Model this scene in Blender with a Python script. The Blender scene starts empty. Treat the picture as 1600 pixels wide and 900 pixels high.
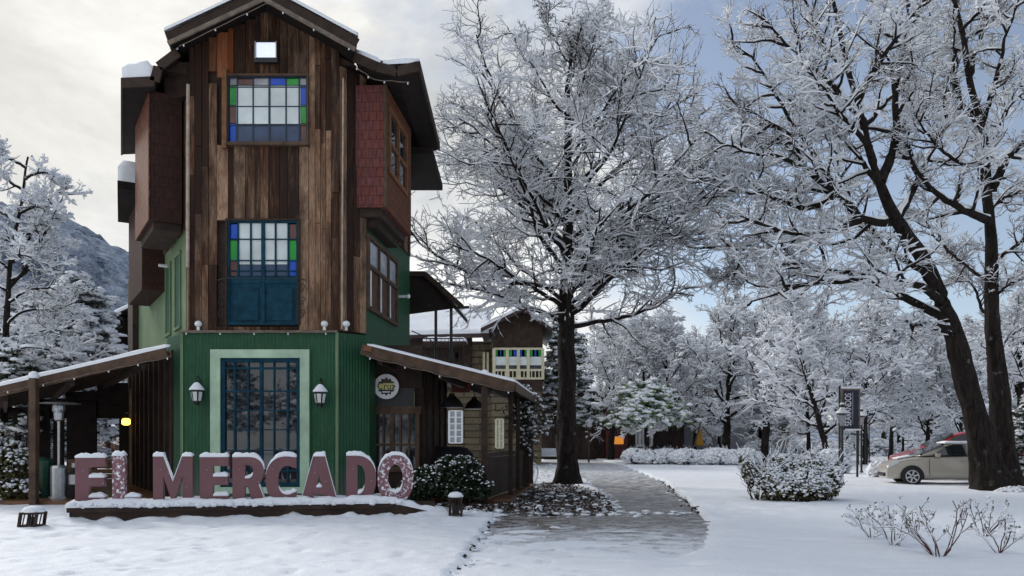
import bpy, bmesh, math, random
import numpy as np
from mathutils import Vector

R = math.radians
rng = np.random.default_rng(7)
random.seed(7)
scene = bpy.context.scene
COL = scene.collection
F, CX, HY, EYE = 1300.0, 800.0, 688.0, 1.65


def at(px, py, Y):
    """world point seen at photo pixel (px,py) at distance Y"""
    return np.array(((px - CX) / F * Y, Y, EYE + (HY - py) / F * Y))


def gnd(px, py):
    Y = EYE * F / (py - HY)
    return np.array(((px - CX) / F * Y, Y, 0.0))


# ------------------------------------------------------------------ noise
def _hash(ix, iy, seed):
    h = (ix.astype(np.int64) * 374761393 + iy.astype(np.int64) * 668265263 + seed * 1442695041) & 0xFFFFFFFF
    h = ((h ^ (h >> 13)) * 1274126177) & 0xFFFFFFFF
    return ((h ^ (h >> 16)) & 0xFFFF) / 65535.0


def noise2(x, y, seed=0):
    ix, iy = np.floor(x), np.floor(y)
    fx, fy = x - ix, y - iy
    fx, fy = fx * fx * (3 - 2 * fx), fy * fy * (3 - 2 * fy)
    a, b = _hash(ix, iy, seed), _hash(ix + 1, iy, seed)
    c, d = _hash(ix, iy + 1, seed), _hash(ix + 1, iy + 1, seed)
    return (a * (1 - fx) + b * fx) * (1 - fy) + (c * (1 - fx) + d * fx) * fy


def fbm(x, y, seed=0, octv=4):
    s, a, t = 0, 1, 0
    for o in range(octv):
        s = s + a * noise2(x * 2 ** o, y * 2 ** o, seed + o * 17)
        t += a
        a *= .5
    return s / t


# ------------------------------------------------------------------ materials
M = {}


class NT:
    def __init__(s, name):
        s.m = bpy.data.materials.new(name)
        s.m.use_nodes = True
        s.t = s.m.node_tree
        s.t.nodes.clear()
        s.out = s.n('ShaderNodeOutputMaterial')
        s.b = s.n('ShaderNodeBsdfPrincipled')
        s.l(s.b.outputs[0], s.out.inputs['Surface'])
        M[name] = s.m

    def n(s, t, **kw):
        x = s.t.nodes.new(t)
        for k, v in kw.items():
            setattr(x, k, v)
        return x

    def l(s, a, b):
        s.t.links.new(a, b)

    def set(s, **kw):
        for k, v in kw.items():
            s.b.inputs[k.replace('_', ' ')].default_value = v
        return s

    def coord(s, kind='Object', scale=(1, 1, 1)):
        c = s.n('ShaderNodeTexCoord')
        mp = s.n('ShaderNodeMapping')
        mp.inputs['Scale'].default_value = scale
        s.l(c.outputs[kind], mp.inputs[0])
        return mp.outputs[0]

    def noise(s, vec, scale, detail=4, rough=.55, dist=0.0):
        x = s.n('ShaderNodeTexNoise')
        x.inputs['Scale'].default_value = scale
        x.inputs['Detail'].default_value = detail
        x.inputs['Roughness'].default_value = rough
        x.inputs['Distortion'].default_value = dist
        s.l(vec, x.inputs['Vector'])
        return x.outputs[0]

    def ramp(s, fac, stops):
        x = s.n('ShaderNodeValToRGB')
        e = x.color_ramp.elements
        while len(e) < len(stops):
            e.new(.5)
        for el, (p, c) in zip(e, stops):
            el.position = p
            el.color = (c, c, c, 1) if isinstance(c, (int, float)) else (*c, 1)
        s.l(fac, x.inputs[0])
        return x.outputs[0]

    def mix(s, fac, a, b, mode='MIX'):
        x = s.n('ShaderNodeMix', data_type='RGBA', blend_type=mode)
        for i, v in ((0, fac), (6, a), (7, b)):
            if hasattr(v, 'is_linked') or hasattr(v, 'links'):
                s.l(v, x.inputs[i])
            elif i == 0:
                x.inputs[0].default_value = v
            else:
                x.inputs[i].default_value = (*v, 1)
        return x.outputs[2]

    def math(s, op, a, b=None):
        x = s.n('ShaderNodeMath', operation=op)
        for i, v in ((0, a), (1, b)):
            if v is None:
                continue
            if hasattr(v, 'links'):
                s.l(v, x.inputs[i])
            else:
                x.inputs[i].default_value = v
        return x.outputs[0]

    def bump(s, h, strength=.3, dist=.02):
        x = s.n('ShaderNodeBump')
        x.inputs['Strength'].default_value = strength
        x.inputs['Distance'].default_value = dist
        s.l(h, x.inputs['Height'])
        s.l(x.outputs[0], s.b.inputs['Normal'])

    def col(s, c):
        if hasattr(c, 'links'):
            s.l(c, s.b.inputs['Base Color'])
        else:
            s.b.inputs['Base Color'].default_value = (*c, 1)
        return s

    def attr(s, name):
        return s.n('ShaderNodeAttribute', attribute_name=name).outputs


def simple(name, c, rough=.6, var=.25, scale=6, metal=0, spec=.5, bump=0):
    k = NT(name)
    v = k.coord('Object')
    f = k.noise(v, scale, 5)
    lo = tuple(x * (1 - var) for x in c)
    hi = tuple(min(1, x * (1 + var)) for x in c)
    k.col(k.mix(k.ramp(f, [(.3, 0.), (.7, 1.)]), lo, hi))
    k.set(Roughness=rough, Metallic=metal)
    k.b.inputs['Specular IOR Level'].default_value = spec
    if bump:
        k.bump(f, bump, .01)
    return k


def make_materials():
    # snow
    k = NT('snow')
    v = k.coord('Object')
    a = k.noise(v, 2.2, 6, .6)
    b = k.noise(v, 38, 4, .6)
    k.col(k.mix(a, (.80, .83, .88), (.88, .89, .92)))
    k.set(Roughness=.75)
    k.b.inputs['Specular IOR Level'].default_value = .25
    k.bump(k.math('ADD', a, k.math('MULTIPLY', b, .4)), .6, .06)
    # tree snow: simple, fast
    simple('twig_snow', (.84, .86, .90), .8, .06, 3, spec=.15)
    # weathered planks: 'tone' per board (x: lightness, y: warmth)
    k = NT('planks')
    v = k.coord('UV', (9, .55, 1))
    tone = k.attr('tone')
    sep = k.n('ShaderNodeSeparateColor')
    k.l(tone[0], sep.inputs[0])
    grain = k.noise(v, 2.0, 8, .62, .6)
    v2 = k.coord('UV', (6, .6, 1))
    blotch = k.noise(v2, 1.0, 7, .75, .5)
    v3 = k.coord('UV', (30, 2.2, 1))
    fine = k.noise(v3, 2.2, 6, .7)
    dark = k.mix(sep.outputs[1], (.018, .010, .007), (.040, .017, .009))
    mid = k.mix(sep.outputs[1], (.125, .058, .031), (.18, .070, .029))
    pale = (.60, .41, .275)
    c1 = k.mix(k.ramp(k.math('ADD', k.math('MULTIPLY', grain, .75), k.math('MULTIPLY', sep.outputs[0], .42)), [(.47, 0.), (.76, 1.)]), dark, mid)
    wear = k.ramp(k.math('ADD', k.math('MULTIPLY', blotch, .8), k.math('MULTIPLY', sep.outputs[0], .34)), [(.53, 0.), (.80, 1.)])
    c2 = k.mix(k.math('MULTIPLY', wear, k.ramp(fine, [(.34, .02), (.64, 1.)])), c1, pale)
    damp = k.ramp(k.noise(k.coord('UV', (1.2, .45, 1)), 1.3, 5, .65, .4), [(.42, 0.), (.66, .8)])
    c2 = k.mix(damp, c2, (.020, .011, .008))
    knots = k.ramp(k.noise(k.coord('UV', (5, 3, 1)), 2.0, 3, .6), [(.68, 0.), (.74, .7)])
    c2 = k.mix(knots, c2, (.16, .075, .045))
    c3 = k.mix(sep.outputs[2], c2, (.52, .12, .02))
    k.col(c3)
    k.set(Roughness=.8)
    k.b.inputs['Specular IOR Level'].default_value = .25
    k.bump(k.math('ADD', grain, fine), .9, .02)

    # shingles
    def shingle(name, c1, c2, mort, bw=.19, rh=.24, ms=.010):
        k = NT(name)
        v = k.coord('UV')
        br = k.n('ShaderNodeTexBrick')
        br.inputs['Scale'].default_value = 1
        br.inputs['Brick Width'].default_value = bw
        br.inputs['Row Height'].default_value = rh
        br.inputs['Mortar Size'].default_value = ms
        br.inputs['Mortar Smooth'].default_value = .2
        br.inputs['Bias'].default_value = 0
        br.inputs['Color1'].default_value = (*c1, 1)
        br.inputs['Color2'].default_value = (*c2, 1)
        br.inputs['Mortar'].default_value = (*mort, 1)
        k.l(v, br.inputs['Vector'])
        n = k.noise(k.coord('UV', (6, 1.5, 1)), 3, 5, .65)
        n2 = k.noise(k.coord('UV'), 1.1, 3, .6)
        k.col(k.mix(k.ramp(n, [(.3, .75), (.7, 0.)]), k.mix(k.ramp(n2, [(.35, 0.), (.7, .55)]), br.outputs[0], c2), mort))
        k.set(Roughness=.75)
        k.b.inputs['Specular IOR Level'].default_value = .2
        k.bump(br.outputs[1], -.6, .02)
        return k
    shingle('red_shingle', (.22, .062, .043), (.18, .070, .072), (.045, .014, .012))
    shingle('brown_shingle', (.070, .028, .020), (.045, .020, .015), (.015, .009, .008), .22, .27)
    shingle('rust_shingle', (.27, .10, .045), (.17, .065, .04), (.03, .014, .010), .16, .2)
    shingle('stone_blocks', (.25, .205, .125), (.15, .125, .085), (.03, .024, .017), 2.2, .46, .05)
    # corrugated metal
    for nm, c in (('green_metal', (.016, .078, .036)), ('pale_green_metal', (.15, .225, .125))):
        k = NT(nm)
        w = k.n('ShaderNodeTexWave', wave_type='BANDS', bands_direction='X', wave_profile='SIN')
        w.inputs['Scale'].default_value = 3.6
        k.l(k.coord('UV'), w.inputs['Vector'])
        d = k.noise(k.coord('UV', (7, .6, 1)), 2, 5, .7)
        d2 = k.noise(k.coord('UV'), .9, 4, .6)
        hi = tuple(min(1, x * 1.35) for x in c)
        lo = tuple(x * .6 for x in c)
        k.col(k.mix(k.ramp(k.math('ADD', k.math('MULTIPLY', d, .6), k.math('MULTIPLY', d2, .4)), [(.3, 0.), (.72, 1.)]), lo, hi))
        # grime and snow splash along the foot, rust-brown runs lower down
        sp = k.n('ShaderNodeSeparateXYZ')
        k.l(k.coord('UV'), sp.inputs[0])
        foot = k.n('ShaderNodeMapRange')
        foot.inputs[1].default_value, foot.inputs[2].default_value = 1.1, .1
        k.l(sp.outputs[1], foot.inputs[0])
        runs = k.noise(k.coord('UV', (14, .35, 1)), 1.6, 6, .7)
        cur = k.b.inputs['Base Color'].links[0].from_socket
        cur = k.mix(k.math('MULTIPLY', k.ramp(runs, [(.50, 0.), (.72, 1.)]), .55), cur, tuple(x * .35 + .012 for x in c))
        cur = k.mix(k.math('MULTIPLY', k.ramp(k.noise(k.coord('UV', (3, 1.5, 1)), 2.3, 6, .75), [(.54, 0.), (.70, 1.)]), .35), cur, tuple(x * 1.5 + .05 for x in c))
        k.col(k.mix(k.math('MULTIPLY', foot.outputs[0], runs), cur, (.16, .15, .14)))
        k.set(Roughness=.5)
        k.b.inputs['Specular IOR Level'].default_value = .25
        k.bump(w.outputs[1], .8, .012)
    simple('dark_timber', (.036, .022, .016), .75, .45, 3, spec=.3, bump=.4)
    simple('brown_timber', (.085, .05, .033), .7, .4, 4, spec=.3, bump=.4)
    simple('pale_timber', (.42, .33, .265), .8, .3, 5, spec=.2, bump=.4)
    simple('grey_timber', (.17, .135, .11), .8, .35, 6, spec=.2, bump=.4)
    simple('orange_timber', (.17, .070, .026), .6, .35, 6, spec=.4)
    simple('honey_timber', (.15, .072, .030), .55, .4, 4)
    simple('soffit', (.016, .011, .010), .8, .4, 3, spec=.2)
    k = NT('deck')
    w = k.n('ShaderNodeTexWave', wave_type='BANDS', bands_direction='Y', wave_profile='SAW')
    w.inputs['Scale'].default_value = 2.0
    k.l(k.coord('Object'), w.inputs['Vector'])
    k.col(k.mix(k.ramp(w.outputs[0], [(0., 0.), (.12, 1.)]), (.02, .01, .006), k.mix(k.noise(k.coord('Object', (1, 6, 1)), 1.5, 4), (.11, .05, .022), (.22, .105, .05))))
    k.set(Roughness=.35)
    simple('blue_paint', (.006, .042, .070), .7, .4, 5, spec=.15)
    simple('navy_paint', (.010, .030, .055), .5, .35, 4)
    simple('mint_paint', (.36, .50, .36), .6, .22, 2.2, bump=.25)
    simple('cream_paint', (.56, .52, .36), .6, .12, 3)
    simple('white_paint', (.75, .76, .78), .5, .08, 3)
    simple('yellow_paint', (.55, .27, .02), .6, .2, 2)
    simple('black_iron', (.012, .012, .014), .45, .3, 9, spec=.5)
    simple('galvanised', (.45, .46, .48), .35, .15, 8, metal=.8)
    simple('bin_green', (.02, .075, .045), .4, .2, 4)
    simple('rubber', (.012, .012, .013), .7, .2, 9)
    simple('cloth_black', (.010, .010, .013), .85, .4, 5)
    simple('shop_wall', (.045, .028, .028), .7, .6, 1.2, spec=.3)
    simple('shop_red', (.13, .025, .02), .6, .4, 2)
    simple('grey_wall', (.19, .19, .20), .8, .15, .6)
    simple('roof_metal', (.035, .018, .018), .5, .3, 2)
    simple('glass_blue', (.012, .075, .48), .12, .2, 3)
    simple('glass_green', (.016, .28, .04), .12, .3, 3)
    simple('glass_brown', (.12, .05, .045), .15, .3, 3)
    simple('glass_grey', (.30, .30, .32), .12, .3, 3)
    simple('pale_pane', (.62, .68, .68), .22, .16, 1.6)  # opaque pale panes, bright sky in the glass put into their colour
    simple('glass_slate', (.030, .060, .125), .08, .3, 2.5)
    simple('shop_glass', (.020, .026, .034), .04, .4, 3, spec=1.0)
    simple('pale_glass', (.34, .38, .42), .06, .25, 3, spec=.8)
    k = NT('big_glass')
    k.col((.012, .016, .022)).set(Roughness=.02, IOR=1.9)
    k = simple('lamp_glass', (.60, .62, .60), .25, .1, 5)
    for nm, c, s in (('flood_lens', (.80, .86, 1), .35), ('lit_lamp', (1, .55, .06), 4.0), ('lit_warm', (1, .30, .06), 1.1), ('lit_orange', (1, .36, .05), .32)):
        k = NT(nm)
        k.col(c).set(Emission_Color=(*c, 1), Emission_Strength=s)
    # letters: rose paint with flecks of blown snow
    k = NT('letter_paint')
    v = k.coord('Object')
    n = k.noise(v, 2.5, 4)
    vo = k.n('ShaderNodeTexVoronoi')
    vo.inputs['Scale'].default_value = 9
    k.l(v, vo.inputs['Vector'])
    k.col(k.mix(k.math('MULTIPLY', k.ramp(vo.outputs[0], [(.055, .7), (.12, 0.)]), k.ramp(k.noise(v, 1.7, 4, .6), [(.45, 0.), (.6, 1.)])), k.mix(n, (.12, .046, .054), (.21, .092, .104)), (.62, .56, .60)))
    k.set(Roughness=.5)
    k = NT('letter_paint_snowy')
    n2 = k.noise(k.coord('Object'), 13, 5, .65)
    k.col(k.mix(k.ramp(n2, [(.52, 0.), (.60, 1.)]), (.22, .095, .11), (.80, .81, .85)))
    k.set(Roughness=.6)
    k.bump(n2, .6, .02)
    simple('letter_side', (.15, .065, .075), .55, .2, 4)
    # bark
    k = NT('bark')
    v = k.coord('Object', (1, 1, .22))
    n = k.noise(v, 10, 7, .72, .9)
    n3 = k.noise(k.coord('Object'), 3, 5, .7)
    k.col(k.mix(k.ramp(n3, [(.62, 0.), (.70, .8)]), k.mix(k.ramp(n, [(.36, 0.), (.66, 1.)]), (.006, .005, .0045), (.038, .029, .025)), (.16, .16, .16)))
    k.set(Roughness=.9)
    k.b.inputs['Specular IOR Level'].default_value = .15
    k.bump(n, 1.0, .06)
    simple('twig', (.028, .021, .019), .85, .3, 5, spec=.1)
    simple('rose_stem', (.085, .042, .045), .8, .35, 9, spec=.2)
    simple('leaf_dark', (.022, .038, .016), .5, .5, 3)
    simple('leaf_olive', (.085, .080, .022), .55, .5, 3)
    simple('leaf_bright', (.10, .19, .025), .5, .4, 2)
    simple('leaf_grey', (.050, .058, .048), .7, .4, 3)
    # paths
    k = NT('path_stone')
    v = k.coord('Object')
    n = k.noise(v, 1.4, 6, .65, .4)
    ns = k.noise(k.coord('Object', (.9, 1.05, 1)), 2.6, 11, .82, .4)
    geo = k.n('ShaderNodeSeparateXYZ')
    k.l(v, geo.inputs[0])
    # snow cover grows towards the near end of the walk, worn off in the middle of the far walk
    cov = k.n('ShaderNodeMapRange')
    cov.inputs[1].default_value, cov.inputs[2].default_value = 16.9, 10.6
    cov.inputs[3].default_value, cov.inputs[4].default_value = -.20, .40
    k.l(geo.outputs[1], cov.inputs[0])
    cov2 = k.n('ShaderNodeMapRange')
    cov2.inputs[1].default_value, cov2.inputs[2].default_value = 20, 44
    cov2.inputs[3].default_value, cov2.inputs[4].default_value = .10, .34
    k.l(geo.outputs[1], cov2.inputs[0])
    ns = k.math('ADD', k.math('MULTIPLY', ns, 2.3), -.64)
    s = k.math('ADD', ns, k.math('ADD', cov.outputs[0], cov2.outputs[0]))
    snowm = k.ramp(s, [(.40, 0.), (.78, 1.)])
    fine = k.noise(v, 55, 3, .6)
    br = k.n('ShaderNodeTexBrick')
    br.inputs['Scale'].default_value = 1
    br.inputs['Brick Width'].default_value = .62
    br.inputs['Row Height'].default_value = .42
    br.inputs['Mortar Size'].default_value = .012
    k.l(v, br.inputs['Vector'])
    base = k.mix(n, (.085, .066, .052), (.215, .172, .140))
    base = k.mix(k.math('MULTIPLY', fine, .5), base, (.07, .062, .06))
    base = k.mix(k.math('MULTIPLY', br.outputs[1], .35), base, (.07, .06, .055))
    k.col(k.mix(snowm, base, (.80, .82, .86)))
    rr = k.n('ShaderNodeMapRange')
    rr.inputs[3].default_value, rr.inputs[4].default_value = .27, .8
    k.l(snowm, rr.inputs[0])
    k.l(rr.outputs[0], k.b.inputs['Roughness'])
    k.bump(k.math('ADD', snowm, k.math('MULTIPLY', ns, .5)), .5, .03)
    k = NT('cobbles')
    v = k.coord('Object')
    vo = k.n('ShaderNodeTexVoronoi', feature='DISTANCE_TO_EDGE')
    vo.inputs['Scale'].default_value = 3.2
    k.l(v, vo.inputs['Vector'])
    n = k.noise(v, .8, 5, .65)
    g = k.ramp(vo.outputs[0], [(.03, 1.), (.10, 0.)])
    k.col(k.mix(k.ramp(k.math('SUBTRACT', n, k.math('MULTIPLY', g, .22)), [(.26, 0.), (.44, 1.)]), (.085, .075, .07), (.80, .82, .86)))
    k.set(Roughness=.7)
    k = NT('bed_soil')
    v = k.coord('Object')
    n = k.noise(v, 3.0, 7, .72, .8)
    n2 = k.noise(v, 11, 5, .7)
    k.col(k.mix(k.ramp(k.math('ADD', k.math('MULTIPLY', n, .7), k.math('MULTIPLY', n2, .3)), [(.515, 0.), (.57, 1.)]), k.mix(n2, (.022, .016, .012), (.11, .078, .055)), (.74, .76, .80)))
    k.set(Roughness=.8)
    k.bump(n2, .8, .06)
    # mountain: snow dusted forest
    k = NT('mountain_forest')
    v = k.coord('Object')
    n = k.noise(v, .10, 7, .8)
    n2 = k.noise(v, .012, 5, .6)
    n3 = k.noise(v, .42, 4, .75)
    f = k.math('ADD', k.math('MULTIPLY', n, .55), k.math('ADD', k.math('MULTIPLY', n3, .25), k.math('MULTIPLY', n2, .3)))
    k.col(k.mix(k.ramp(f, [(.46, 0.), (.63, 1.)]), (.022, .038, .072), (.56, .64, .78)))
    k.set(Roughness=.9)
    k.bump(n, 1.0, 6)
    # cars
    k = simple('car_beige', (.45, .41, .345), .28, .04, .5)
    k.b.inputs['Coat Weight'].default_value = .6
    k = simple('car_red', (.50, .022, .015), .25, .1, .5)
    k.b.inputs['Coat Weight'].default_value = .6
    simple('car_glass', (.016, .020, .024), .05, .2, 2, spec=.9)
    simple('alloy', (.55, .55, .57), .3, .1, 8, metal=.7)
    simple('car_lamp', (.55, .56, .56), .08, .2, 8)
    simple('banner_navy', (.014, .018, .042), .6, .25, 3)
    simple('terracotta', (.22, .055, .03), .7, .3, 6)


# ------------------------------------------------------------------ objects
def tag(o, label=None, cat=None, group=None, kind=None):
    if label:
        o['label'] = label
    if cat:
        o['category'] = cat
    if group:
        o['group'] = group
    if kind:
        o['kind'] = kind
    return o


def thing(name, label, cat, loc, group=None):
    o = bpy.data.objects.new(name, None)
    o.empty_display_size = .3
    COL.objects.link(o)
    o.location = loc
    return tag(o, label, cat, group)


def wloc(o):
    p = Vector(o.location)
    while o.parent is not None:
        o = o.parent
        p = p + Vector(o.location)
    return p


def link_mesh(name, me, parent=None, origin=None):
    o = bpy.data.objects.new(name, me)
    COL.objects.link(o)
    if parent is not None:
        o.parent = parent
    elif origin is not None:
        o.location = origin
    return o


def dup(root, loc, rotz=0.0, scale=1.0, label=None):
    def cp(o, parent):
        c = o.copy()
        COL.objects.link(c)
        if parent is not None:
            c.parent = parent
        for ch in [x for x in list(COL.objects) if x.parent == o]:
            cp(ch, c)
        return c
    r = cp(root, None)
    r.location = loc
    r.rotation_euler = (0, 0, rotz)
    r.scale = (scale,) * 3 if isinstance(scale, (int, float)) else scale
    if label:
        r['label'] = label
    return r


def mesh_np(name, verts, faces, mat, parent=None, origin=(0, 0, 0), smooth=False, uvfn=False):
    """verts Nx3 (world), faces MxK int array (all same K)"""
    base = np.array(wloc(parent)) if parent is not None else np.array(origin, float)
    v = np.asarray(verts, float) - base
    f = np.asarray(faces, np.int32)
    me = bpy.data.meshes.new(name)
    me.vertices.add(len(v))
    me.vertices.foreach_set('co', v.ravel())
    k = f.shape[1]
    me.loops.add(f.size)
    me.loops.foreach_set('vertex_index', f.ravel())
    me.polygons.add(len(f))
    me.polygons.foreach_set('loop_start', np.arange(0, f.size, k, dtype=np.int32))
    me.polygons.foreach_set('loop_total', np.full(len(f), k, np.int32))
    me.polygons.foreach_set('use_smooth', np.full(len(f), smooth, bool))
    me.update(calc_edges=True)
    me.materials.append(M[mat])
    return link_mesh(name, me, parent, origin)


class MB:
    """collects shapes in world space; build() links them as ONE mesh"""

    def __init__(s):
        s.v, s.f, s.t = [], [], []
        s.tone = (0, 0, 0)
        s.smooth = False

    def add(s, vs, fs):
        o = len(s.v)
        s.v += [tuple(map(float, p)) for p in vs]
        s.f += [tuple(i + o for i in f) for f in fs]
        s.t += [s.tone] * len(fs)
        return s

    def hexa(s, b, t):
        """4 bottom + 4 top corners, CCW from above"""
        return s.add(list(b) + list(t), [(3, 2, 1, 0), (4, 5, 6, 7)] + [(i, (i + 1) % 4, 4 + (i + 1) % 4, 4 + i) for i in range(4)])

    def box(s, x0, x1, y0, y1, z0, z1):
        return s.hexa([(x0, y0, z0), (x1, y0, z0), (x1, y1, z0), (x0, y1, z0)], [(x0, y0, z1), (x1, y0, z1), (x1, y1, z1), (x0, y1, z1)])

    def obox(s, o, u, v, a0, a1, b0, b1, z0, z1):
        """box in a plan frame: o + a*u + b*v"""
        o, u, v = np.array(o[:2]), np.array(u[:2]), np.array(v[:2])
        c = [o + a * u + b * v for a, b in ((a0, b0), (a1, b0), (a1, b1), (a0, b1))]
        if np.cross(u, v) < 0:
            c = c[::-1]
        return s.hexa([(*p, z0) for p in c], [(*p, z1) for p in c])

    def prism(s, poly, z0, z1):
        n = len(poly)
        return s.add([(x, y, z0) for x, y in poly] + [(x, y, z1) for x, y in poly],
                     [tuple(range(n))[::-1], tuple(range(n, 2 * n))] + [(i, (i + 1) % n, n + (i + 1) % n, n + i) for i in range(n)])

    def beam(s, p, q, w, h=None, up=(0, 0, 1)):
        p, q = np.array(p, float), np.array(q, float)
        h = h or w
        t = q - p
        t /= np.linalg.norm(t)
        up = np.array(up, float)
        if abs(t @ up) > .98:
            up = np.array((0, 1., 0))
        a = np.cross(t, up)
        a /= np.linalg.norm(a)
        b = np.cross(a, t)
        c = [-a * w / 2 - b * h / 2, a * w / 2 - b * h / 2, a * w / 2 + b * h / 2, -a * w / 2 + b * h / 2]
        return s.add([p + x for x in c] + [q + x for x in c], [(0, 1, 2, 3), (7, 6, 5, 4)] + [(i, 4 + i, 4 + (i + 1) % 4, (i + 1) % 4) for i in range(4)])

    def tube(s, pts, r, sides=8, cap=True):
        pts = [np.array(p, float) for p in pts]
        rr = r if isinstance(r, (list, tuple)) else [r] * len(pts)
        ring = []
        for i, p in enumerate(pts):
            t = pts[min(i + 1, len(pts) - 1)] - pts[max(i - 1, 0)]
            t /= np.linalg.norm(t) + 1e-9
            ref = np.array((0, 0, 1.)) if abs(t[2]) < .95 else np.array((0, 1., 0))
            a = np.cross(t, ref)
            a /= np.linalg.norm(a)
            b = np.cross(a, t)
            ring.append([p + rr[i] * (math.cos(k) * a + math.sin(k) * b) for k in np.arange(sides) * 2 * math.pi / sides])
        n = len(pts)
        fs = [(i * sides + k, (i + 1) * sides + k, (i + 1) * sides + (k + 1) % sides, i * sides + (k + 1) % sides) for i in range(n - 1) for k in range(sides)]
        if cap:
            fs += [tuple(range(sides)), tuple((n - 1) * sides + k for k in range(sides))[::-1]]
        return s.add([p for q in ring for p in q], fs)

    def lathe(s, c, prof, sides=16):
        """profile of (r,z) turned round the vertical axis through c"""
        c = np.array(c, float)
        vs = [c + (r * math.cos(a), r * math.sin(a), z) for r, z in prof for a in np.arange(sides) * 2 * math.pi / sides]
        n = len(prof)
        fs = [(i * sides + k, i * sides + (k + 1) % sides, (i + 1) * sides + (k + 1) % sides, (i + 1) * sides + k) for i in range(n - 1) for k in range(sides)]
        fs += [tuple(range(sides))[::-1], tuple((n - 1) * sides + k for k in range(sides))]
        return s.add(vs, fs)

    def loft(s, rings, closed=True, caps=True):
        n = len(rings[0])
        vs = [p for r in rings for p in r]
        fs = []
        for i in range(len(rings) - 1):
            for k in range(n if closed else n - 1):
                fs.append((i * n + k, i * n + (k + 1) % n, (i + 1) * n + (k + 1) % n, (i + 1) * n + k))
        if caps and closed:
            fs += [tuple(range(n))[::-1], tuple((len(rings) - 1) * n + k for k in range(n))]
        return s.add(vs, fs)

    def build(s, name, mat, parent=None, origin=None, bevel=0, smooth=None):
        if origin is None and parent is None:
            a = np.array(s.v)
            origin = (float((a[:, 0].min() + a[:, 0].max()) / 2), float((a[:, 1].min() + a[:, 1].max()) / 2), float(a[:, 2].min()))
        base = np.array(wloc(parent)) if parent is not None else np.array(origin, float)
        me = bpy.data.meshes.new(name)
        me.from_pydata([tuple(np.array(p) - base) for p in s.v], [], s.f)
        bm = bmesh.new()
        bm.from_mesh(me)
        bmesh.ops.recalc_face_normals(bm, faces=bm.faces)
        if bevel:
            bmesh.ops.bevel(bm, geom=bm.edges[:], offset=bevel, segments=1, affect='EDGES', clamp_overlap=True)
        bm.to_mesh(me)
        bm.free()
        uv = me.uv_layers.new(name='UVMap')
        base_t = base
        for p in me.polygons:
            n = p.normal
            l = math.hypot(n.x, n.y)
            for li in p.loop_indices:
                c = np.array(me.vertices[me.loops[li].vertex_index].co) + base_t
                if l > .5:
                    uv.data[li].uv = ((-n.y * c[0] + n.x * c[1]) / l, c[2])
                else:
                    uv.data[li].uv = (c[0], c[1])
            p.use_smooth = s.smooth if smooth is None else smooth
        if not bevel:
            ca = me.color_attributes.new('tone', 'FLOAT_COLOR', 'CORNER')
            if any(t != (0, 0, 0) for t in s.t):
                for p in me.polygons:
                    for li in p.loop_indices:
                        ca.data[li].color = (*s.t[p.index], 1)
        me.materials.append(M[mat])
        return link_mesh(name, me, parent, origin)


def snow_strip(name, outline, z, h, parent, seed=0, mat='snow', step=.12, lump=.4):
    """lumpy slab of snow on a roof quad: outline = 4 top corners (3D) in order; h = thickness"""
    a, b, c, d = [np.array(p, float) for p in outline]
    nu = max(3, int(np.linalg.norm(b - a) / step))
    nv = max(3, int(np.linalg.norm(d - a) / step))
    nu, nv = min(nu, 90), min(nv, 90)
    u, v = np.meshgrid(np.linspace(0, 1, nu), np.linspace(0, 1, nv), indexing='ij')
    P = (a[None, None] * (1 - u)[..., None] + b[None, None] * u[..., None]) * (1 - v)[..., None] + (d[None, None] * (1 - u)[..., None] + c[None, None] * u[..., None]) * v[..., None]
    lu, lv = np.linalg.norm(b - a), np.linalg.norm(d - a)
    edge = np.minimum(np.minimum(u, 1 - u) * lu, np.minimum(v, 1 - v) * lv)
    rnd = np.clip(edge / (h * .5 + 1e-6), 0, 1)
    hh = h * (.6 + .4 * np.sqrt(1 - (1 - rnd) ** 2)) * (1 - lump / 2 + lump * fbm(u * lu * 1.7 * (1 + 2 * (lump > .5)) + seed * 9, v * lv * 1.7 * (1 + 2 * (lump > .5)), seed, 3))
    T = P.copy()
    T[..., 2] += hh + z
    B = P.copy()
    B[..., 2] += z
    n = nu * nv
    V = np.concatenate([T.reshape(-1, 3), B.reshape(-1, 3)])
    idx = np.arange(n).reshape(nu, nv)
    q = np.stack([idx[:-1, :-1], idx[1:, :-1], idx[1:, 1:], idx[:-1, 1:]], -1).reshape(-1, 4)
    rim = np.concatenate([idx[:, 0], idx[-1, 1:], idx[-2::-1, -1], idx[0, -2:0:-1]])
    r2 = np.roll(rim, -1)
    side = np.stack([r2, rim, rim + n, r2 + n], -1)
    return mesh_np(name, V, np.concatenate([q, side]), mat, parent, smooth=True)
# ------------------------------------------------------------------ trees
def norm(a):
    return a / (np.linalg.norm(a, axis=-1, keepdims=True) + 1e-9)


def tubes(P, Rd, sides):
    K, n, _ = P.shape
    T = np.empty_like(P)
    T[:, 1:-1] = P[:, 2:] - P[:, :-2]
    T[:, 0] = P[:, 1] - P[:, 0]
    T[:, -1] = P[:, -1] - P[:, -2]
    T = norm(T)
    ref = np.zeros_like(T)
    ref[..., 2] = 1
    ref[np.abs(T[..., 2]) > .93] = (0, 1, 0)
    A = norm(np.cross(T, ref))
    B = np.cross(A, T)
    ang = np.arange(sides) * 2 * math.pi / sides
    V = P[:, :, None] + Rd[:, :, None, None] * (np.cos(ang)[None, None, :, None] * A[:, :, None] + np.sin(ang)[None, None, :, None] * B[:, :, None])
    idx = np.arange(K * n * sides).reshape(K, n, sides)
    nx = np.roll(idx, -1, 2)
    Fc = np.stack([idx[:, :-1], idx[:, 1:], nx[:, 1:], nx[:, :-1]], -1).reshape(-1, 4)
    return V.reshape(-1, 3), Fc


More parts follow.
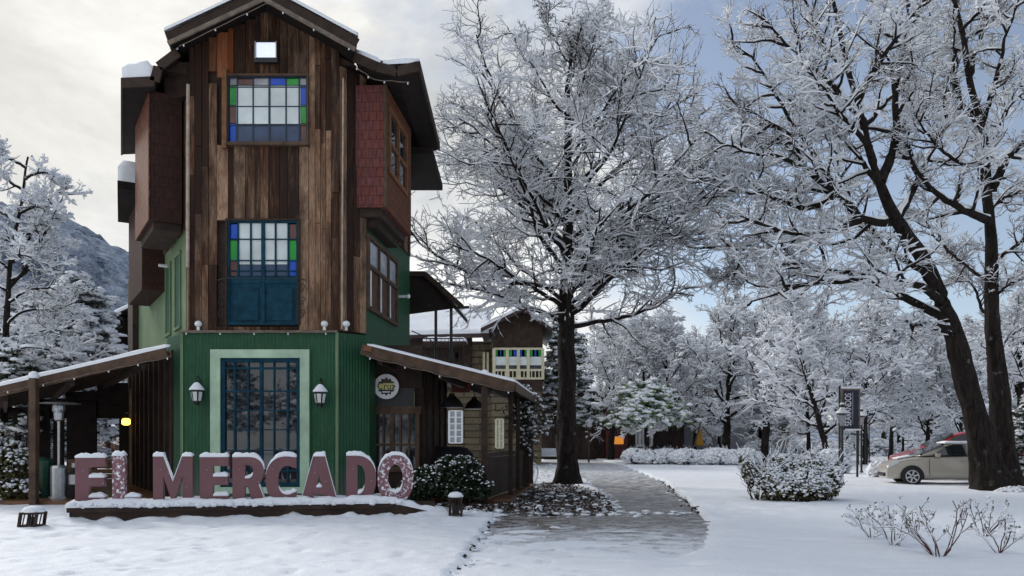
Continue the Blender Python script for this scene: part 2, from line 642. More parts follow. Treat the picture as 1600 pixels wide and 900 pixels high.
def grow(start, d, length, n, wig, up, g):
    """K wandering polylines"""
    K = len(start)
    P = np.empty((K, n, 3))
    P[:, 0] = start
    d = norm(d)
    step = (length / (n - 1))[:, None]
    for i in range(1, n):
        d = norm(d + g.normal(0, wig, (K, 3)) + np.array((0, 0, up)))
        P[:, i] = P[:, i - 1] + d * step
    return P


def sample(P, t):
    n = P.shape[1]
    x = np.clip(t * (n - 1), 0, n - 1.001)
    i = x.astype(int)
    f = (x - i)[:, None]
    k = np.arange(len(P))
    a, b = P[k, i], P[k, i + 1]
    return a * (1 - f) + b * f, norm(b - a)


def spawn(P, m, tr, ang, ratio, n, wig, up, flat, g, lmax=None, minlen=0.0):
    """m children on every polyline of P; returns child polylines and t"""
    K = len(P)
    L = np.linalg.norm(np.diff(P, axis=1), axis=2).sum(1)
    Pr = np.repeat(P, m, 0)
    Lr = np.repeat(L, m)
    t = (np.tile(np.arange(m), K) + g.random(K * m)) / m * (tr[1] - tr[0]) + tr[0]
    s, T = sample(Pr, t)
    side = g.normal(0, 1, (K * m, 3))
    side[:, 2] *= flat
    side = norm(side - (side * T).sum(1, keepdims=True) * T)
    a = R(ang) * (.65 + .7 * g.random(K * m))[:, None]
    d = np.cos(a) * T + np.sin(a) * side
    length = Lr * ratio * (1.15 - .65 * t) * (.55 + .8 * g.random(K * m))
    if lmax:
        length = np.minimum(length, lmax * (.6 + .5 * g.random(K * m)))
    length = np.maximum(length, minlen)
    return grow(s, d, length, n, wig, up, g)


def taper(P, r0, r1):
    K, n, _ = P.shape
    t = np.linspace(0, 1, n)[None]
    r0 = np.broadcast_to(np.asarray(r0, float), (K,))[:, None]
    r1 = np.broadcast_to(np.asarray(r1, float), (K,))[:, None]
    return r0 * (1 - t) + r1 * t


def snow_on(P, Rd, s0, g, amount=1.0):
    """snow ridge lying along the top of each branch"""
    d = norm(np.diff(P, axis=1, append=2 * P[:, -1:] - P[:, -2:-1]))
    hor = np.sqrt(np.clip(1 - d[..., 2] ** 2, 0, 1))
    sr = (Rd * .6 + s0 * (.55 + .35 * g.random((len(P), 1)) + .25 * g.random(Rd.shape))) * np.clip(hor * 1.25 - .12, 0.12, 1) * amount
    w_ = fbm(P[..., 0] * .9 + P[..., 2] * .6, P[..., 1] * .9 - P[..., 2] * .5, 71, 3)
    sr = sr * np.clip(.42 + 2.2 * (w_ - .27), .42, 1.6) * (.6 + .7 * g.random((len(P), 1)))
    sr[:, -1] *= .35
    Q = P.copy()
    Q[..., 2] += Rd * .75 + sr * .45
    return Q, sr


def poly(pts, n):
    """resample a polyline (list of points) smoothly to n points"""
    p = np.array(pts, float)
    for _ in range(2):
        q = [p[0]]
        for a, b in zip(p[:-1], p[1:]):
            q += [a * .75 + b * .25, a * .25 + b * .75]
        q.append(p[-1])
        p = np.array(q)
    s = np.concatenate([[0], np.cumsum(np.linalg.norm(np.diff(p, axis=0), axis=1))])
    x = np.linspace(0, s[-1], n)
    return np.stack([np.interp(x, s, p[:, i]) for i in range(3)], 1)


def cat(parts):
    V, Fc, o = [], [], 0
    for v, f in parts:
        V.append(v)
        Fc.append(f + o)
        o += len(v)
    return np.concatenate(V), np.concatenate(Fc)


def tree(name, label, cat_, base, trunk, limbs, seed, group=None, n2=10, n3=8, n4=6, twig=.011, snow=.024, l2=.55, l3=.5, l4=.5,
         flat=.45, trunk_sides=26, l2max=None, up2=.05, roots=0, root=None, lean=(30, 34), snow_trunk=True, wig=1.0, tpow=1.0):
    """trunk: list of (pts, r0, r1) stems; limbs: the same for main limbs; the rest grows by itself"""
    g = np.random.default_rng(seed)
    root = root or thing(name, label, cat_, tuple(base), group)
    tparts = []
    stems = []
    for pts, r0, r1 in trunk:
        p = poly(pts, 70)
        p[1:-1] += np.stack([fbm(np.linspace(0, 9, 68), np.full(68, 3.3 + c), seed + c, 3) - .5 for c in range(3)], 1) * (.16 * r0 / .3)
        s = np.linspace(0, 1, 70)
        r = r1 + (r0 - r1) * (1 - s)[None] ** tpow
        r = r * (1 + .55 * np.exp(-s * 30) if roots else 1 + 0 * s)[None]
        v, f = tubes(p[None], r, trunk_sides)
        an = np.tile(np.arange(trunk_sides) * 2 * math.pi / trunk_sides, 70)
        ss = np.repeat(s, trunk_sides) * np.linalg.norm(np.diff(p, axis=0), axis=1).sum()
        bm_ = (fbm(np.cos(an) * 1.2 + 5, np.sin(an) * 1.2 + ss * .9, seed, 4) - .5) * .62 + (fbm(np.cos(an) * 5 + 9, np.sin(an) * 5 + ss * 1.1, seed + 5, 3) - .5) * .34
        cc = np.repeat(p, trunk_sides, 0)
        v = cc + (v - cc) * (1 + bm_)[:, None]
        tparts.append((v, f))
        stems.append(p)
    bparts, sparts = [], []
    L1 = []
    for pts, r0, r1 in limbs:
        p = poly(pts, 22)
        p[1:] += np.cumsum(g.normal(0, .017 * wig, (21, 3)), 0)
        L1.append((p, r0, r1))
    P1 = np.stack([p for p, _, _ in L1])
    R1 = taper(P1, [a for _, a, _ in L1], [b for _, _, b in L1])
    tparts.append(tubes(P1, R1, 8))
    Q, sr = snow_on(P1, R1, snow * 1.5, g)
    sr = sr * np.clip(g.random(sr.shape) * 1.5 - .12, .08, 1.15)
    sparts.append(tubes(Q, sr, 5))
    P2 = spawn(P1, n2, (.16, .98), 52, l2, 8, .13 * wig, up2, flat, g, l2max)
    rr = np.repeat(R1[:, 0], n2)
    R2 = taper(P2, np.clip(rr * .44, twig * 2.1, .075), twig * .9)
    P3 = spawn(P2, n3, (.12, 1.), 48, l3, 6, .17 * wig, up2, flat, g)
    P3b = spawn(P1, n3, (.45, 1.), 50, .22, 6, .17 * wig, up2, flat, g)
    P3 = np.concatenate([P3, P3b])
    R3 = taper(P3, twig * 1.35, twig * .7)
    P4 = spawn(P3, n4, (.1, 1.), 45, l4, 4, .22, .03, flat, g, None, .14)
    R4 = taper(P4, twig * .85, twig * .5)
    for P, Rd, s, sf in ((P2, R2, 5, 1.2), (P3, R3, 3, .95), (P4, R4, 3, .72)):
        bparts.append(tubes(P, Rd, s))
        Q, sr = snow_on(P, Rd, snow * sf, g)
        sparts.append(tubes(Q, sr, 4))
    mesh_np('trunk', *cat(tparts), 'bark', root, smooth=True)
    mesh_np('crown', *cat(bparts), 'twig', root, smooth=True)
    mesh_np('snow', *cat(sparts), 'twig_snow', root, smooth=True)
    return root


def auto_limbs(axis, zs, Lf, elev, r0f, g, start_az=0.0, up=.35):
    """limbs spiralling up a stem: axis pts (n,3); zs fractions; functions of fraction"""
    out = []
    az = start_az
    for f in zs:
        x = f * (len(axis) - 1)
        i = min(int(x), len(axis) - 2)
        p = axis[i] + (axis[i + 1] - axis[i]) * (x - i)
        az += 2.4 + g.normal(0, .35)
        e = R(elev(f) + g.normal(0, 7))
        L = Lf(f) * (.8 + .4 * g.random())
        d = np.array((math.cos(az) * math.cos(e), math.sin(az) * math.cos(e), math.sin(e)))
        pts = [p]
        for k in range(4):
            d = norm(d + g.normal(0, .17, 3) + np.array((0, 0, up * (.35 if k < 2 else .15))))
            pts.append(pts[-1] + d * L / 4)
        out.append((pts, r0f(f), .018))
    return out


# ------------------------------------------------------------------ leafy shrubs and evergreens
_ico = None


def ico(sub):
    bm = bmesh.new()
    bmesh.ops.create_icosphere(bm, subdivisions=sub, radius=1)
    v = np.array([x.co[:] for x in bm.verts])
    f = np.array([[x.index for x in q.verts] for q in bm.faces])
    bm.free()
    return v, f


def blobs(C, S, g, sub=1, rough=.25):
    v, f = ico(sub)
    K = len(C)
    V = v[None] * (1 + g.normal(0, rough, (K, len(v), 1)))
    V = V * S[:, None, :] + C[:, None, :]
    Fc = f[None] + (np.arange(K) * len(v))[:, None, None]
    return V.reshape(-1, 3), Fc.reshape(-1, 3)


def leaves(C, size, g, aspect=.55, tilt=.9):
    """small kite-shaped leaves at points C"""
    K = len(C)
    d = g.normal(0, 1, (K, 3))
    d[:, 2] *= tilt
    d = norm(d)
    u = norm(np.cross(d, g.normal(0, 1, (K, 3))))
    s = (size * (.6 + .8 * g.random(K)))[:, None]
    V = np.stack([C - d * s, C + u * s * aspect, C + d * s, C - u * s * aspect], 1).reshape(-1, 3)
    return V, np.arange(K * 4).reshape(K, 4)


def in_ell(n, c, r, g, shell=.55, zmin=None):
    d = norm(g.normal(0, 1, (n, 3)))
    q = shell + (1 - shell) * g.random(n) ** .6
    P = np.array(c) + d * q[:, None] * np.array(r)
    if zmin is not None:
        P = P[P[:, 2] > zmin]
    return P


def shrub(name, label, cat_, base, ells, seed, leaf='leaf_olive', nleaf=5000, lsize=.035, nsnow=1200, ssize=.05, stems=26, group=None,
          snow_bias=.35, stem_r=.008, stem_mat='twig', whiskers=0, tilt=.9, wlen=.38):
    """ells: list of (centre, radii) in world space"""
    g = np.random.default_rng(seed)
    root = thing(name, label, cat_, tuple(base), group)
    vol = np.array([np.prod(r) ** (2 / 3) for _, r in ells])
    vol /= vol.sum()
    LP, SP = [], []
    for (c, r), w in zip(ells, vol):
        zmin = base[2] + .03
        LP.append(in_ell(int(nleaf * w), c, r, g, .45, zmin))
        q = in_ell(int(nsnow * w * 2.2), c, r, g, .8, zmin)
        h = (q[:, 2] - c[2]) / r[2]
        SP.append(q[g.random(len(q)) < np.clip(snow_bias + .75 * h, .04, 1)])
    LP, SP = np.concatenate(LP), np.concatenate(SP)
    # clumping: pull points to random attractors for an uneven outline
    A = LP[g.integers(0, len(LP), max(12, len(LP) // 60))]
    for Q, k in ((LP, .5), (SP, .35)):
        for i0 in range(0, len(Q), 2000):
            q = Q[i0:i0 + 2000]
            j = ((q[:, None] - A[None]) ** 2).sum(2).argmin(1)
            Q[i0:i0 + 2000] = q + (A[j] - q) * k * g.random((len(q), 1))
    if nleaf:
        mesh_np('foliage', *leaves(LP, lsize, g, tilt=tilt), leaf, root)
    S = ssize * (.5 + .9 * g.random((len(SP), 1))) * np.array((1.25, 1.25, .75))
    mesh_np('snow', *blobs(SP, S, g), 'twig_snow', root, smooth=True)
    if stems:
        b = np.array(base, float)
        tips = LP[g.integers(0, len(LP), stems)] if len(LP) else SP[g.integers(0, len(SP), stems)]
        P = np.empty((stems, 6, 3))
        st = b + np.array([(tips[i] - b) * (.75, .75, 0) + g.normal(0, .05, 3) * (1, 1, 0) for i in range(stems)])
        for i in range(6):
            P[:, i] = st + (tips - st) * i / 5 + g.normal(0, .02, (stems, 3)) * (i > 0)
        P3 = spawn(P, 5, (.3, 1), 45, .5, 4, .15, .08, .8, g)
        tv = [tubes(P, taper(P, stem_r * 1.5, stem_r), 4), tubes(P3, taper(P3, stem_r, stem_r * .6), 3)]
        if whiskers:
            q = SP[g.integers(0, len(SP), whiskers)]
            d = norm(g.normal(0, .35, (whiskers, 3)) + np.array((0, 0, .8)))
            W = grow(q - d * .1, d, np.full(whiskers, wlen) * (.5 + g.random(whiskers)), 4, .12, .02, g)
            tv.append(tubes(W, taper(W, .010, .006), 3))
            Q, sr = snow_on(W, taper(W, .010, .007), .016, g)
            Q2 = tubes(Q, np.maximum(sr, .008), 4)
            mesh_np('twig_snow', *Q2, 'twig_snow', root, smooth=True)
        mesh_np('stems', *cat(tv), stem_mat, root)
    return root


def evergreen(name, label, cat_, base, h, rad, seed, leaf='leaf_dark', group=None, nb=70, droop=-.28, z0=.12, snowf=1.0, lsize=.10, prof=None, trunk_r=.2, dens=26):
    """layered snow-laden evergreen: boughs carrying flat sprays of leaves with snow lying on them"""
    g = np.random.default_rng(seed)
    root = thing(name, label, cat_, tuple(base), group)
    b = np.array(base, float)
    axis = poly([b, b + (g.normal(0, .1), g.normal(0, .1), h * .5), b + (0, 0, h)], 20)
    tv = [tubes(axis[None], taper(axis[None], trunk_r, .03), 10)]
    prof = prof or (lambda f: (1 - f) ** .75 * (1 if f > .15 else .8))
    f = np.sort(z0 + (1 - z0) * g.random(nb) ** .9)
    az = np.arange(nb) * 2.4 + g.normal(0, .4, nb)
    L = rad * np.array([max(prof(x), .06) for x in f]) * (.7 + .5 * g.random(nb))
    st = np.stack([np.interp(f * h, axis[:, 2] - b[2], axis[:, i]) for i in range(3)], 1)
    d = np.stack([np.cos(az), np.sin(az), np.full(nb, .35)], 1)
    P = grow(st, d, L, 8, .07, droop * .35, g)
    tv.append(tubes(P, taper(P, .045, .012), 5))
    P2 = spawn(P, 7, (.25, 1), 50, .42, 5, .1, -.05, .25, g, None, .25)
    tv.append(tubes(P2, taper(P2, .016, .008), 3))
    C = np.concatenate([sample(np.repeat(P2, dens, 0), g.random(len(P2) * dens))[0], sample(np.repeat(P, dens * 2, 0), .2 + .8 * g.random(len(P) * dens * 2))[0]])
    C += g.normal(0, 1, C.shape) * np.array((lsize * 1.3, lsize * 1.3, lsize * .7))
    mesh_np('trunk', *cat(tv), 'bark', root, smooth=True)
    mesh_np('crown', *leaves(C, lsize, g, .35, .45), leaf, root)
    ns = int(len(P2) * 4 * snowf)
    S = sample(P2[g.integers(0, len(P2), ns)], g.random(ns))[0] + np.array((0, 0, lsize * .6)) + g.normal(0, lsize * .5, (ns, 3)) * (1, 1, .3)
    sz = lsize * (.8 + 1.1 * g.random((ns, 1))) * np.array((1.35, 1.35, .55))
    mesh_np('snow', *blobs(S, sz, g, 1, .2), 'twig_snow', root, smooth=True)
    return root


def rose(base, h, w, nst, seed, label):
    g = np.random.default_rng(seed)
    root = thing('rose_bush', label, 'rose bush', tuple(base), 'pruned rose bushes in the snow')
    b = np.array(base, float)
    az = g.random(nst) * 6.28
    st = b + np.stack([np.cos(az), np.sin(az), np.zeros(nst)], 1) * w * .09
    d = np.stack([np.cos(az) * (.3 + .6 * g.random(nst)), np.sin(az) * (.3 + .6 * g.random(nst)), np.ones(nst)], 1)
    P = grow(st, d, h * (.75 + .4 * g.random(nst)), 7, .16, .05, g)
    P2 = spawn(P, 3, (.35, .95), 42, .5, 5, .18, .10, .9, g)
    P3 = spawn(P2, 2, (.4, .95), 45, .5, 4, .2, .12, .9, g, None, .05)
    a, c, e = taper(P, .009, .006), taper(P2, .006, .004), taper(P3, .004, .003)
    mesh_np('stems', *cat([tubes(P, a, 6), tubes(P2, c, 5), tubes(P3, e, 4)]), 'rose_stem', root, smooth=True)
    sp = []
    for q, r in ((P, a), (P2, c), (P3, e)):
        Q, sr = snow_on(q, r, .018, g)
        sp.append(tubes(Q, sr, 5))
    tips = np.concatenate([P2[:, -1], P3[:, -1]])
    sel = tips[g.random(len(tips)) < .45]
    mesh_np('snow', *cat(sp), 'twig_snow', root, smooth=True)
    mesh_np('buds', *leaves(np.repeat(sel, 4, 0) + g.normal(0, .012, (len(sel) * 4, 3)), .016, g), 'leaf_olive', root)
    return root
# ------------------------------------------------------------------ the corner market building
FY = 21.0
SC = FY / F


def fx(px):
    return (px - CX) * SC


def fz(py):
    return EYE + (HY - py) * SC


def grid_window(mk, name, x0, x1, z0, z1, y, cols, rows, frame_mat, bar=.035, fw=.06, depth=.09):
    """cols / rows: lists of break positions (fractions); returns frame part"""
    m = MB()
    m.box(x0, x0 + fw, y - depth, y + .02, z0, z1)
    m.box(x1 - fw, x1, y - depth, y + .02, z0, z1)
    m.box(x0 + fw, x1 - fw, y - depth + .003, y + .02, z1 - fw, z1)
    m.box(x0 + fw, x1 - fw, y - depth + .003, y + .02, z0, z0 + fw)
    w, h = x1 - x0 - 2 * fw, z1 - z0 - 2 * fw
    for c, b in cols:
        xc = x0 + fw + c * w
        m.box(xc - b / 2, xc + b / 2, y - depth * .55, y + .015, z0 + fw + .002, z1 - fw - .002)
    for r_, b in rows:
        zc = z0 + fw + r_ * h
        m.box(x0 + fw + .002, x1 - fw - .002, y - depth * .5, y + .012, zc - b / 2, zc + b / 2)
    return m.build(name, frame_mat, mk)


def build_market():
    mk = thing('market_building', 'three storey corner market of weathered brown boards over a green metal ground floor', 'building', (-6.2, 22.5, 0))
    g = np.random.default_rng(3)
    P0, P1, P2, P3 = (-8.14, 21.0), (-4.36, 21.0), (-3.80, 21.6), (-3.31, 27.0)
    P4, P5 = (-12.2, 27.5), (-8.30, 21.28)
    dR = np.array((.09, 1.0)) / math.hypot(.09, 1)
    nR = np.array((dR[1], -dR[0]))
    dL = np.array((-.6, 1.0)) / math.hypot(.6, 1)
    nL = np.array((-dL[1], dL[0]))
    # core walls (dark, behind the boards)
    ins = [(-8.06, 21.08), (-4.40, 21.08), (-3.88, 21.66), (-3.40, 26.95), (-11.55, 27.2), (-8.18, 21.40)]
    m = MB().prism(ins, 4.2, 11.15)
    m.hexa([(-8.06, 21.08, 11.15), (-3.95, 21.08, 11.15), (-3.6, 26.9, 11.15), (-9.6, 26.9, 11.15)], [(-6.10, 21.08, 12.25), (-6.00, 21.08, 12.25), (-6.2, 26.9, 12.25), (-6.3, 26.9, 12.25)])
    m.prism([(-8.9, 21.3), (-8.1, 21.1), (-4.4, 21.1), (-3.9, 21.7), (-3.3, 26.5), (-10.8, 26.5)], 10.4, 10.95)
    m.prism([(-8.72, 20.98), (-8.04, 21.1), (-8.04, 26), (-9.6, 26)], 10.95, 11.22)
    core = m.build('wall', 'dark_timber', mk)

    # front boards
    m = MB()
    op = [(-7.16, -5.16, 9.10, 10.80), (-7.16, -5.37, 4.52, 7.20)]

    def zt(x):
        return min(11.36 + (x + 8.3) * .474, 11.28 + (-3.82 - x) * .545) + .10

    def board(o, u, v, a, b, z0, z1, px):
        z = z0
        cuts = [z0]
        while z < z1 - 2.2 and g.random() < .75:
            z += 1.1 + 1.9 * g.random()
            if z < z1 - .5:
                cuts.append(z)
        cuts.append(z1)
        for k in range(len(cuts) - 1):
            lo, hi = cuts[k], cuts[k + 1] - .012
            light = g.random()
            warm = g.random()
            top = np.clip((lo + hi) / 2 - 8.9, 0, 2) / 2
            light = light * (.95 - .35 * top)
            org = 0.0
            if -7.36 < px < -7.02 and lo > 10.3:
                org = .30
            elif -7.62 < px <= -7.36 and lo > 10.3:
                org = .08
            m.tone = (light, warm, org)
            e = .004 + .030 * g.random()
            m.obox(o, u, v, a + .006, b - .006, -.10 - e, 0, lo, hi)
    x = P0[0]
    while x < P1[0] - .01:
        w = min(.13 + .17 * g.random(), P1[0] - x)
        if P1[0] - x - w < .08:
            w = P1[0] - x
        segs = [(4.42, zt(x + w / 2))]
        for ox0, ox1, oz0, oz1 in op:
            if x + w > ox0 and x < ox1:
                segs = [s for a, b in segs for s in ((a, min(b, oz0)), (max(a, oz1), b)) if s[1] - s[0] > .05]
        for a, b in segs:
            if a < 10.7 < b and -7.75 < x < -7.02 and b - a > 2:
                board((0, 21.08), (1, 0), (0, 1), x, x + w, a, 10.62 + .3 * g.random(), x + w / 2)
                a = 10.95
            board((0, 21.08), (1, 0), (0, 1), x, x + w, a, b, x + w / 2)
        x += w
    for A, B, n in ((P1, P2, 4), (P5, P0, 2)):
        A, B = np.array(A), np.array(B)
        u = (B - A)
        L = np.linalg.norm(u)
        u /= L
        v = np.array((-u[1], u[0]))
        for k in range(n):
            board(A + v * .08, u, v, k * L / n, (k + 1) * L / n, 4.42, 11.1, 0)
    # side walls above second floor
    for A, d, L, v, z0 in ((np.array(P2), dR, 5.35, -nR, 7.6), (np.array(P5), dL, 6.9, -nL, 7.1)):
        k = 0.0
        while k < L:
            w = min(.2 + .15 * g.random(), L - k)
            board(A + v * .08, d, v, k, k + w, z0, 10.9, 0)
            k += w
    m.tone = (0, 0, 0)
    m.build('board_cladding', 'planks', mk)

    # pale conduit and corner trims
    m = MB()
    m.tube([(-4.27, 20.90, 4.45), (-4.262, 20.9, 7.2), (-4.24, 20.90, 10.75)], .022, 8)
    m.build('conduit', 'pale_timber', mk)
    m = MB()
    m.tube([(-8.16, 20.93, 6.0), (-8.15, 20.93, 10.6)], .045, 6)
    m.build('corner_pole', 'pale_timber', mk)
    MB().box(-8.36, -4.38, 20.86, 21.0, 4.36, 4.41).build('ledge_trim', 'grey_timber', mk)

    # green corrugated ground floor
    base = [(-8.30, 20.93), (-4.40, 20.93), (-3.70, 21.57), (-3.60, 22.3), (-8.7, 22.3), (-8.84, 21.5)]
    m = MB()
    x0, x1, z0, z1 = fx(333), fx(484), .48, fz(547)
    zb = 4.36
    m.box(-8.30, x0, 20.93, 21.2, 0, zb)
    m.box(x1, -4.40, 20.93, 21.2, 0, zb)
    m.box(x0, x1, 20.93, 21.2, z1, zb)
    m.box(x0, x1, 20.93, 21.2, 0, z0)
    m.prism([(-4.40, 20.93), (-3.70, 21.57), (-3.64, 22.2), (-4.2, 22.2), (-4.4, 21.2)], 0, zb)
    m.prism([(-8.68, 21.45), (-8.30, 20.93), (-8.30, 21.2), (-8.5, 22.2), (-9.2, 22.2)], 0, zb)
    m.build('ground_floor_cladding', 'green_metal', mk)
    m = MB()
    for px, py in ((-4.40, 20.915), (-8.30, 20.915)):
        m.box(px - .035, px + .035, py - .01, py + .04, .02, zb)
    m.build('corner_trim', 'pale_green_metal', mk)
    # side walls of the ground and second floor
    m = MB()
    A = np.array(P2)
    m.obox(A, dR, -nR, 0, 5.4, .0, .25, 3.6, 7.62)
    m.obox(A + dR * .5, dR, -nR, 0, 4.9, .35, .6, 0, 3.9)
    m.build('side_cladding', 'green_metal', mk)
    A = np.array(P5)
    m = MB()
    m.obox(A, dL, -nL, 0, 9.6, 0, .25, 3.8, 7.15)
    b = m.build('side_cladding', 'pale_green_metal', mk)
    for a in (.9, 2.5):
        m = MB()
        m.obox(A, dL, nL, a, a + .06, .003, .05, 4.7, 6.6)
        m.obox(A, dL, nL, a + .8, a + .86, .003, .05, 4.7, 6.6)
        m.obox(A, dL, nL, a - .03, a + .89, .003, .06, 6.603, 6.68)
        m.obox(A, dL, nL, a - .03, a + .89, .003, .07, 4.62, 4.697)
        w_ = m.build('shuttered_window', 'pale_green_metal', mk)
        MB().obox(A, dL, nL, a + .063, a + .797, .003, .02, 4.7, 6.6).build('shutter', 'green_metal', w_)
    m = MB()
    A = np.array((-8.84, 21.5))
    m.obox(A + dL * .1, dL, -nL, 0, 9, .05, .3, 0, 4.0)
    for k in range(9):
        m.obox(A, dL, -nL, .5 + k, .62 + k, -.05, .05, 0, 4.0)
    m.build('porch_wall', 'dark_timber', mk)
    MB().obox(np.array(P5), dL, -nL, 9.62, 11.0, -.2, 4, 0, 7.5).build('rear_wall', 'dark_timber', mk)

    # ---- big ground floor window
    mo = MB()
    ix0, ix1, iz1 = fx(347), fx(471), fz(560)
    for q in ((x0 - .02, ix0, z0, z1), (ix1, x1 + .02, z0, z1), (ix0, ix1, iz1, z1)):
        mo.box(q[0], q[1], 20.84, 21.0, q[2], q[3])
    mo.box(x0 - .08, x1 + .08, 20.80, 21.0, z0 - .16, z0 - .003)
    bigw = mo.build('shop_window', 'mint_paint', mk)
    cols = [(i / 5, .04) for i in range(1, 5)]
    cols = [(.13, .05), (.32, .03), (.5, .075), (.68, .03), (.87, .05)]
    rows = [(.10, .05), (.27, .03), (.44, .03), (.60, .03), (.76, .04), (.95, .05)]
    grid_window(bigw, 'frame', ix0, ix1, z0, iz1, 20.97, cols, rows, 'blue_paint', fw=.10, depth=.07)
    MB().box(ix0 + .02, ix1 - .02, 20.985, 21.0, z0 + .02, iz1 - .02).build('pane', 'big_glass', bigw)

    # ---- top window with coloured border panes
    X0, X1, Z0, Z1 = fx(357), fx(481), fz(225), fz(121)
    fr = MB()
    fr.box(X1, X1 + .04, 20.88, 21.05, Z0 - .10, Z1 + .04)
    fr.box(X0, X1, 20.88, 21.05, Z1, Z1 + .05)
    fr.box(X0 - .02, X1 + .06, 20.82, 21.05, Z0 - .08, Z0)
    win = fr.build('top_window', 'brown_timber', mk)
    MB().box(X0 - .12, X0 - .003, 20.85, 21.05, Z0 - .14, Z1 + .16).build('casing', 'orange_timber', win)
    cb = [.105, .31, .52, .735, .905]
    rb = [.29, .575, .86]
    grid_window(win, 'frame', X0, X1, Z0, Z1, 21.0, [(c, .035 if i != 2 else .05) for i, c in enumerate(cb)], [(.27, .025), (.56, .025), (.86, .03)], 'navy_paint', fw=.025, depth=.06)
    W, H = X1 - X0, Z1 - Z0

    def pane(par, fx0, fx1, fz0, fz1, mat, nm='pane', y=20.985):
        a, b, c, d = X0 + fx0 * W, X0 + fx1 * W, Z0 + fz0 * H, Z0 + fz1 * H
        j = g.uniform(-.006, .006, 4)
        MB().hexa([(a, y + j[0], c), (b, y + j[1], c), (b, y + .03, c), (a, y + .03, c)], [(a, y + j[2], d), (b, y + j[3], d), (b, y + .03, d), (a, y + .03, d)]).build(nm, mat, par)
    pane(win, .10, .91, .30, .87, 'pale_pane', 'pale_pane')  # sky brightness in the window glass painted as a pale opaque fill
    pane(win, .10, .91, .02, .285, 'glass_slate')
    for i, c in enumerate(('glass_grey', 'glass_brown', 'glass_grey', 'glass_blue', 'glass_green', 'glass_grey')):
        e = [0.02] + cb + [.98]
        pane(win, e[i], e[i + 1], .885, .98, c)
    for i, (a, b_) in enumerate(((.585, .87), (.31, .575), (.02, .30))):
        pane(win, .02, .095, a, b_, ('glass_green', 'glass_brown', 'glass_blue')[i])
        pane(win, .915, .98, a, b_, ('glass_blue', 'glass_green', 'glass_brown')[i])

    # ---- balcony door
    X0, X1, Z0, Z1 = fx(357), fx(467), fz(508), fz(346)
    W, H = X1 - X0, Z1 - Z0
    fr = MB()
    fr.box(X0 - .05, X0, 20.90, 21.05, Z0, Z1 + .05)
    fr.box(X1, X1 + .05, 20.90, 21.05, Z0, Z1 + .05)
    fr.box(X0, X1, 20.90, 21.05, Z1, Z1 + .05)
    dr = fr.build('balcony_door', 'dark_timber', mk)
    grid_window(dr, 'frame', X0, X1, Z0, Z1, 21.0, [], [], 'blue_paint', fw=.05, depth=.07)
    m = MB()
    m.box(X0 + .05, X1 - .05, 20.97, 21.03, Z0 + .05, Z0 + .47 * H)
    for s in (0, 1):
        a = X0 + .08 + s * (W / 2 - .02)
        m.box(a + .06, a + W / 2 - .20, 20.945, 20.97, Z0 + .12, Z0 + .36 * H)
        m.box(a, a + W / 2 - .10, 20.953, 20.97, Z0 + .40 * H, Z0 + .455 * H)
    m.box(X0 + W / 2 - .045, X0 + W / 2 + .045, 20.935, 21.02, Z0 + .06, Z1 - .06)
    for f in (.145, .325, .675, .855):
        m.box(X0 + f * W - .02, X0 + f * W + .02, 20.945, 21.0, Z0 + .475 * H, Z1 - .05)
    for f in (.62, .825, .52):
        m.box(X0 + .05, X0 + W / 2 - .047, 20.95, 21.0, Z0 + f * H - .013, Z0 + f * H + .013)
        m.box(X0 + W / 2 + .047, X1 - .05, 20.95, 21.0, Z0 + f * H - .013, Z0 + f * H + .013)
    m.build('leaf', 'blue_paint', dr)
    pane(dr, .15, .85, .585, .98, 'pale_pane', 'pale_pane')  # door glass likewise filled pale, its sky brightness painted on
    pane(dr, .15, .85, .475, .58, 'glass_slate')
    for i, (a, b_) in enumerate(((.82, .97), (.62, .815), (.475, .615))):
        pane(dr, .03, .135, a, b_, ('glass_blue', 'glass_green', 'glass_brown')[i])
        pane(dr, .865, .97, a, b_, ('glass_brown', 'glass_green', 'glass_blue')[i])
    # dark iron scroll balustrade either side
    m = MB()
    for s, xx in ((1, X0 - .03), (-1, X1 + .03)):
        for k in range(3):
            c = np.array((xx - s * .09, 20.82, Z0 + .25 + .32 * k))
            m.tube([c + np.array((math.cos(t) * (.09 - t * .009), 0, math.sin(t) * (.13 - t * .012))) for t in np.linspace(0, 7.5, 22)], .012, 5)
        m.tube([(xx + s * .02, 20.82, Z0), (xx + s * .02, 20.82, Z0 + 1.15)], .014, 6)
        m.tube([(xx + s * .02, 20.82, Z0 + 1.15), (xx - s * .2, 20.85, Z0 + 1.1)], .014, 6)
    m.tube([(X0 - .02, 20.82, Z0 + 1.15), (X1 + .02, 20.82, Z0 + 1.15)], .010, 6)
    m.build('balustrade', 'black_iron', mk)

    # ---- bays
    A = np.array((-4.04, 21.34))
    zb0, zb1 = 7.62, 10.75
    m = MB()
    c = [A, (-3.26, 21.3), np.array((-3.26, 21.3)) + dR * 3.05, np.array((-3.62, 24.35))]
    m.prism([tuple(p) for p in c], zb0, zb1)
    bay = m.build('bay', 'red_shingle', mk)
    o = np.array((-3.26, 21.3))
    m = MB()
    m.obox(o, dR, nR, -.02, 3.07, .003, .03, zb0, 8.55)
    m.obox(o, dR, nR, -.02, .22, .003, .03, 8.553, zb1)
    m.obox(o, dR, nR, 2.4, 3.07, .003, .03, 8.553, zb1)
    m.obox(o, dR, nR, .22, 2.4, .003, .03, 10.35, zb1)
    m.build('side_shingles', 'rust_shingle', bay)
    m = MB()
    m.obox(o, dR, nR, -.03, .10, -.02, .05, zb0 + .02, zb1)
    m.build('corner_board', 'brown_timber', bay)
    m = MB()
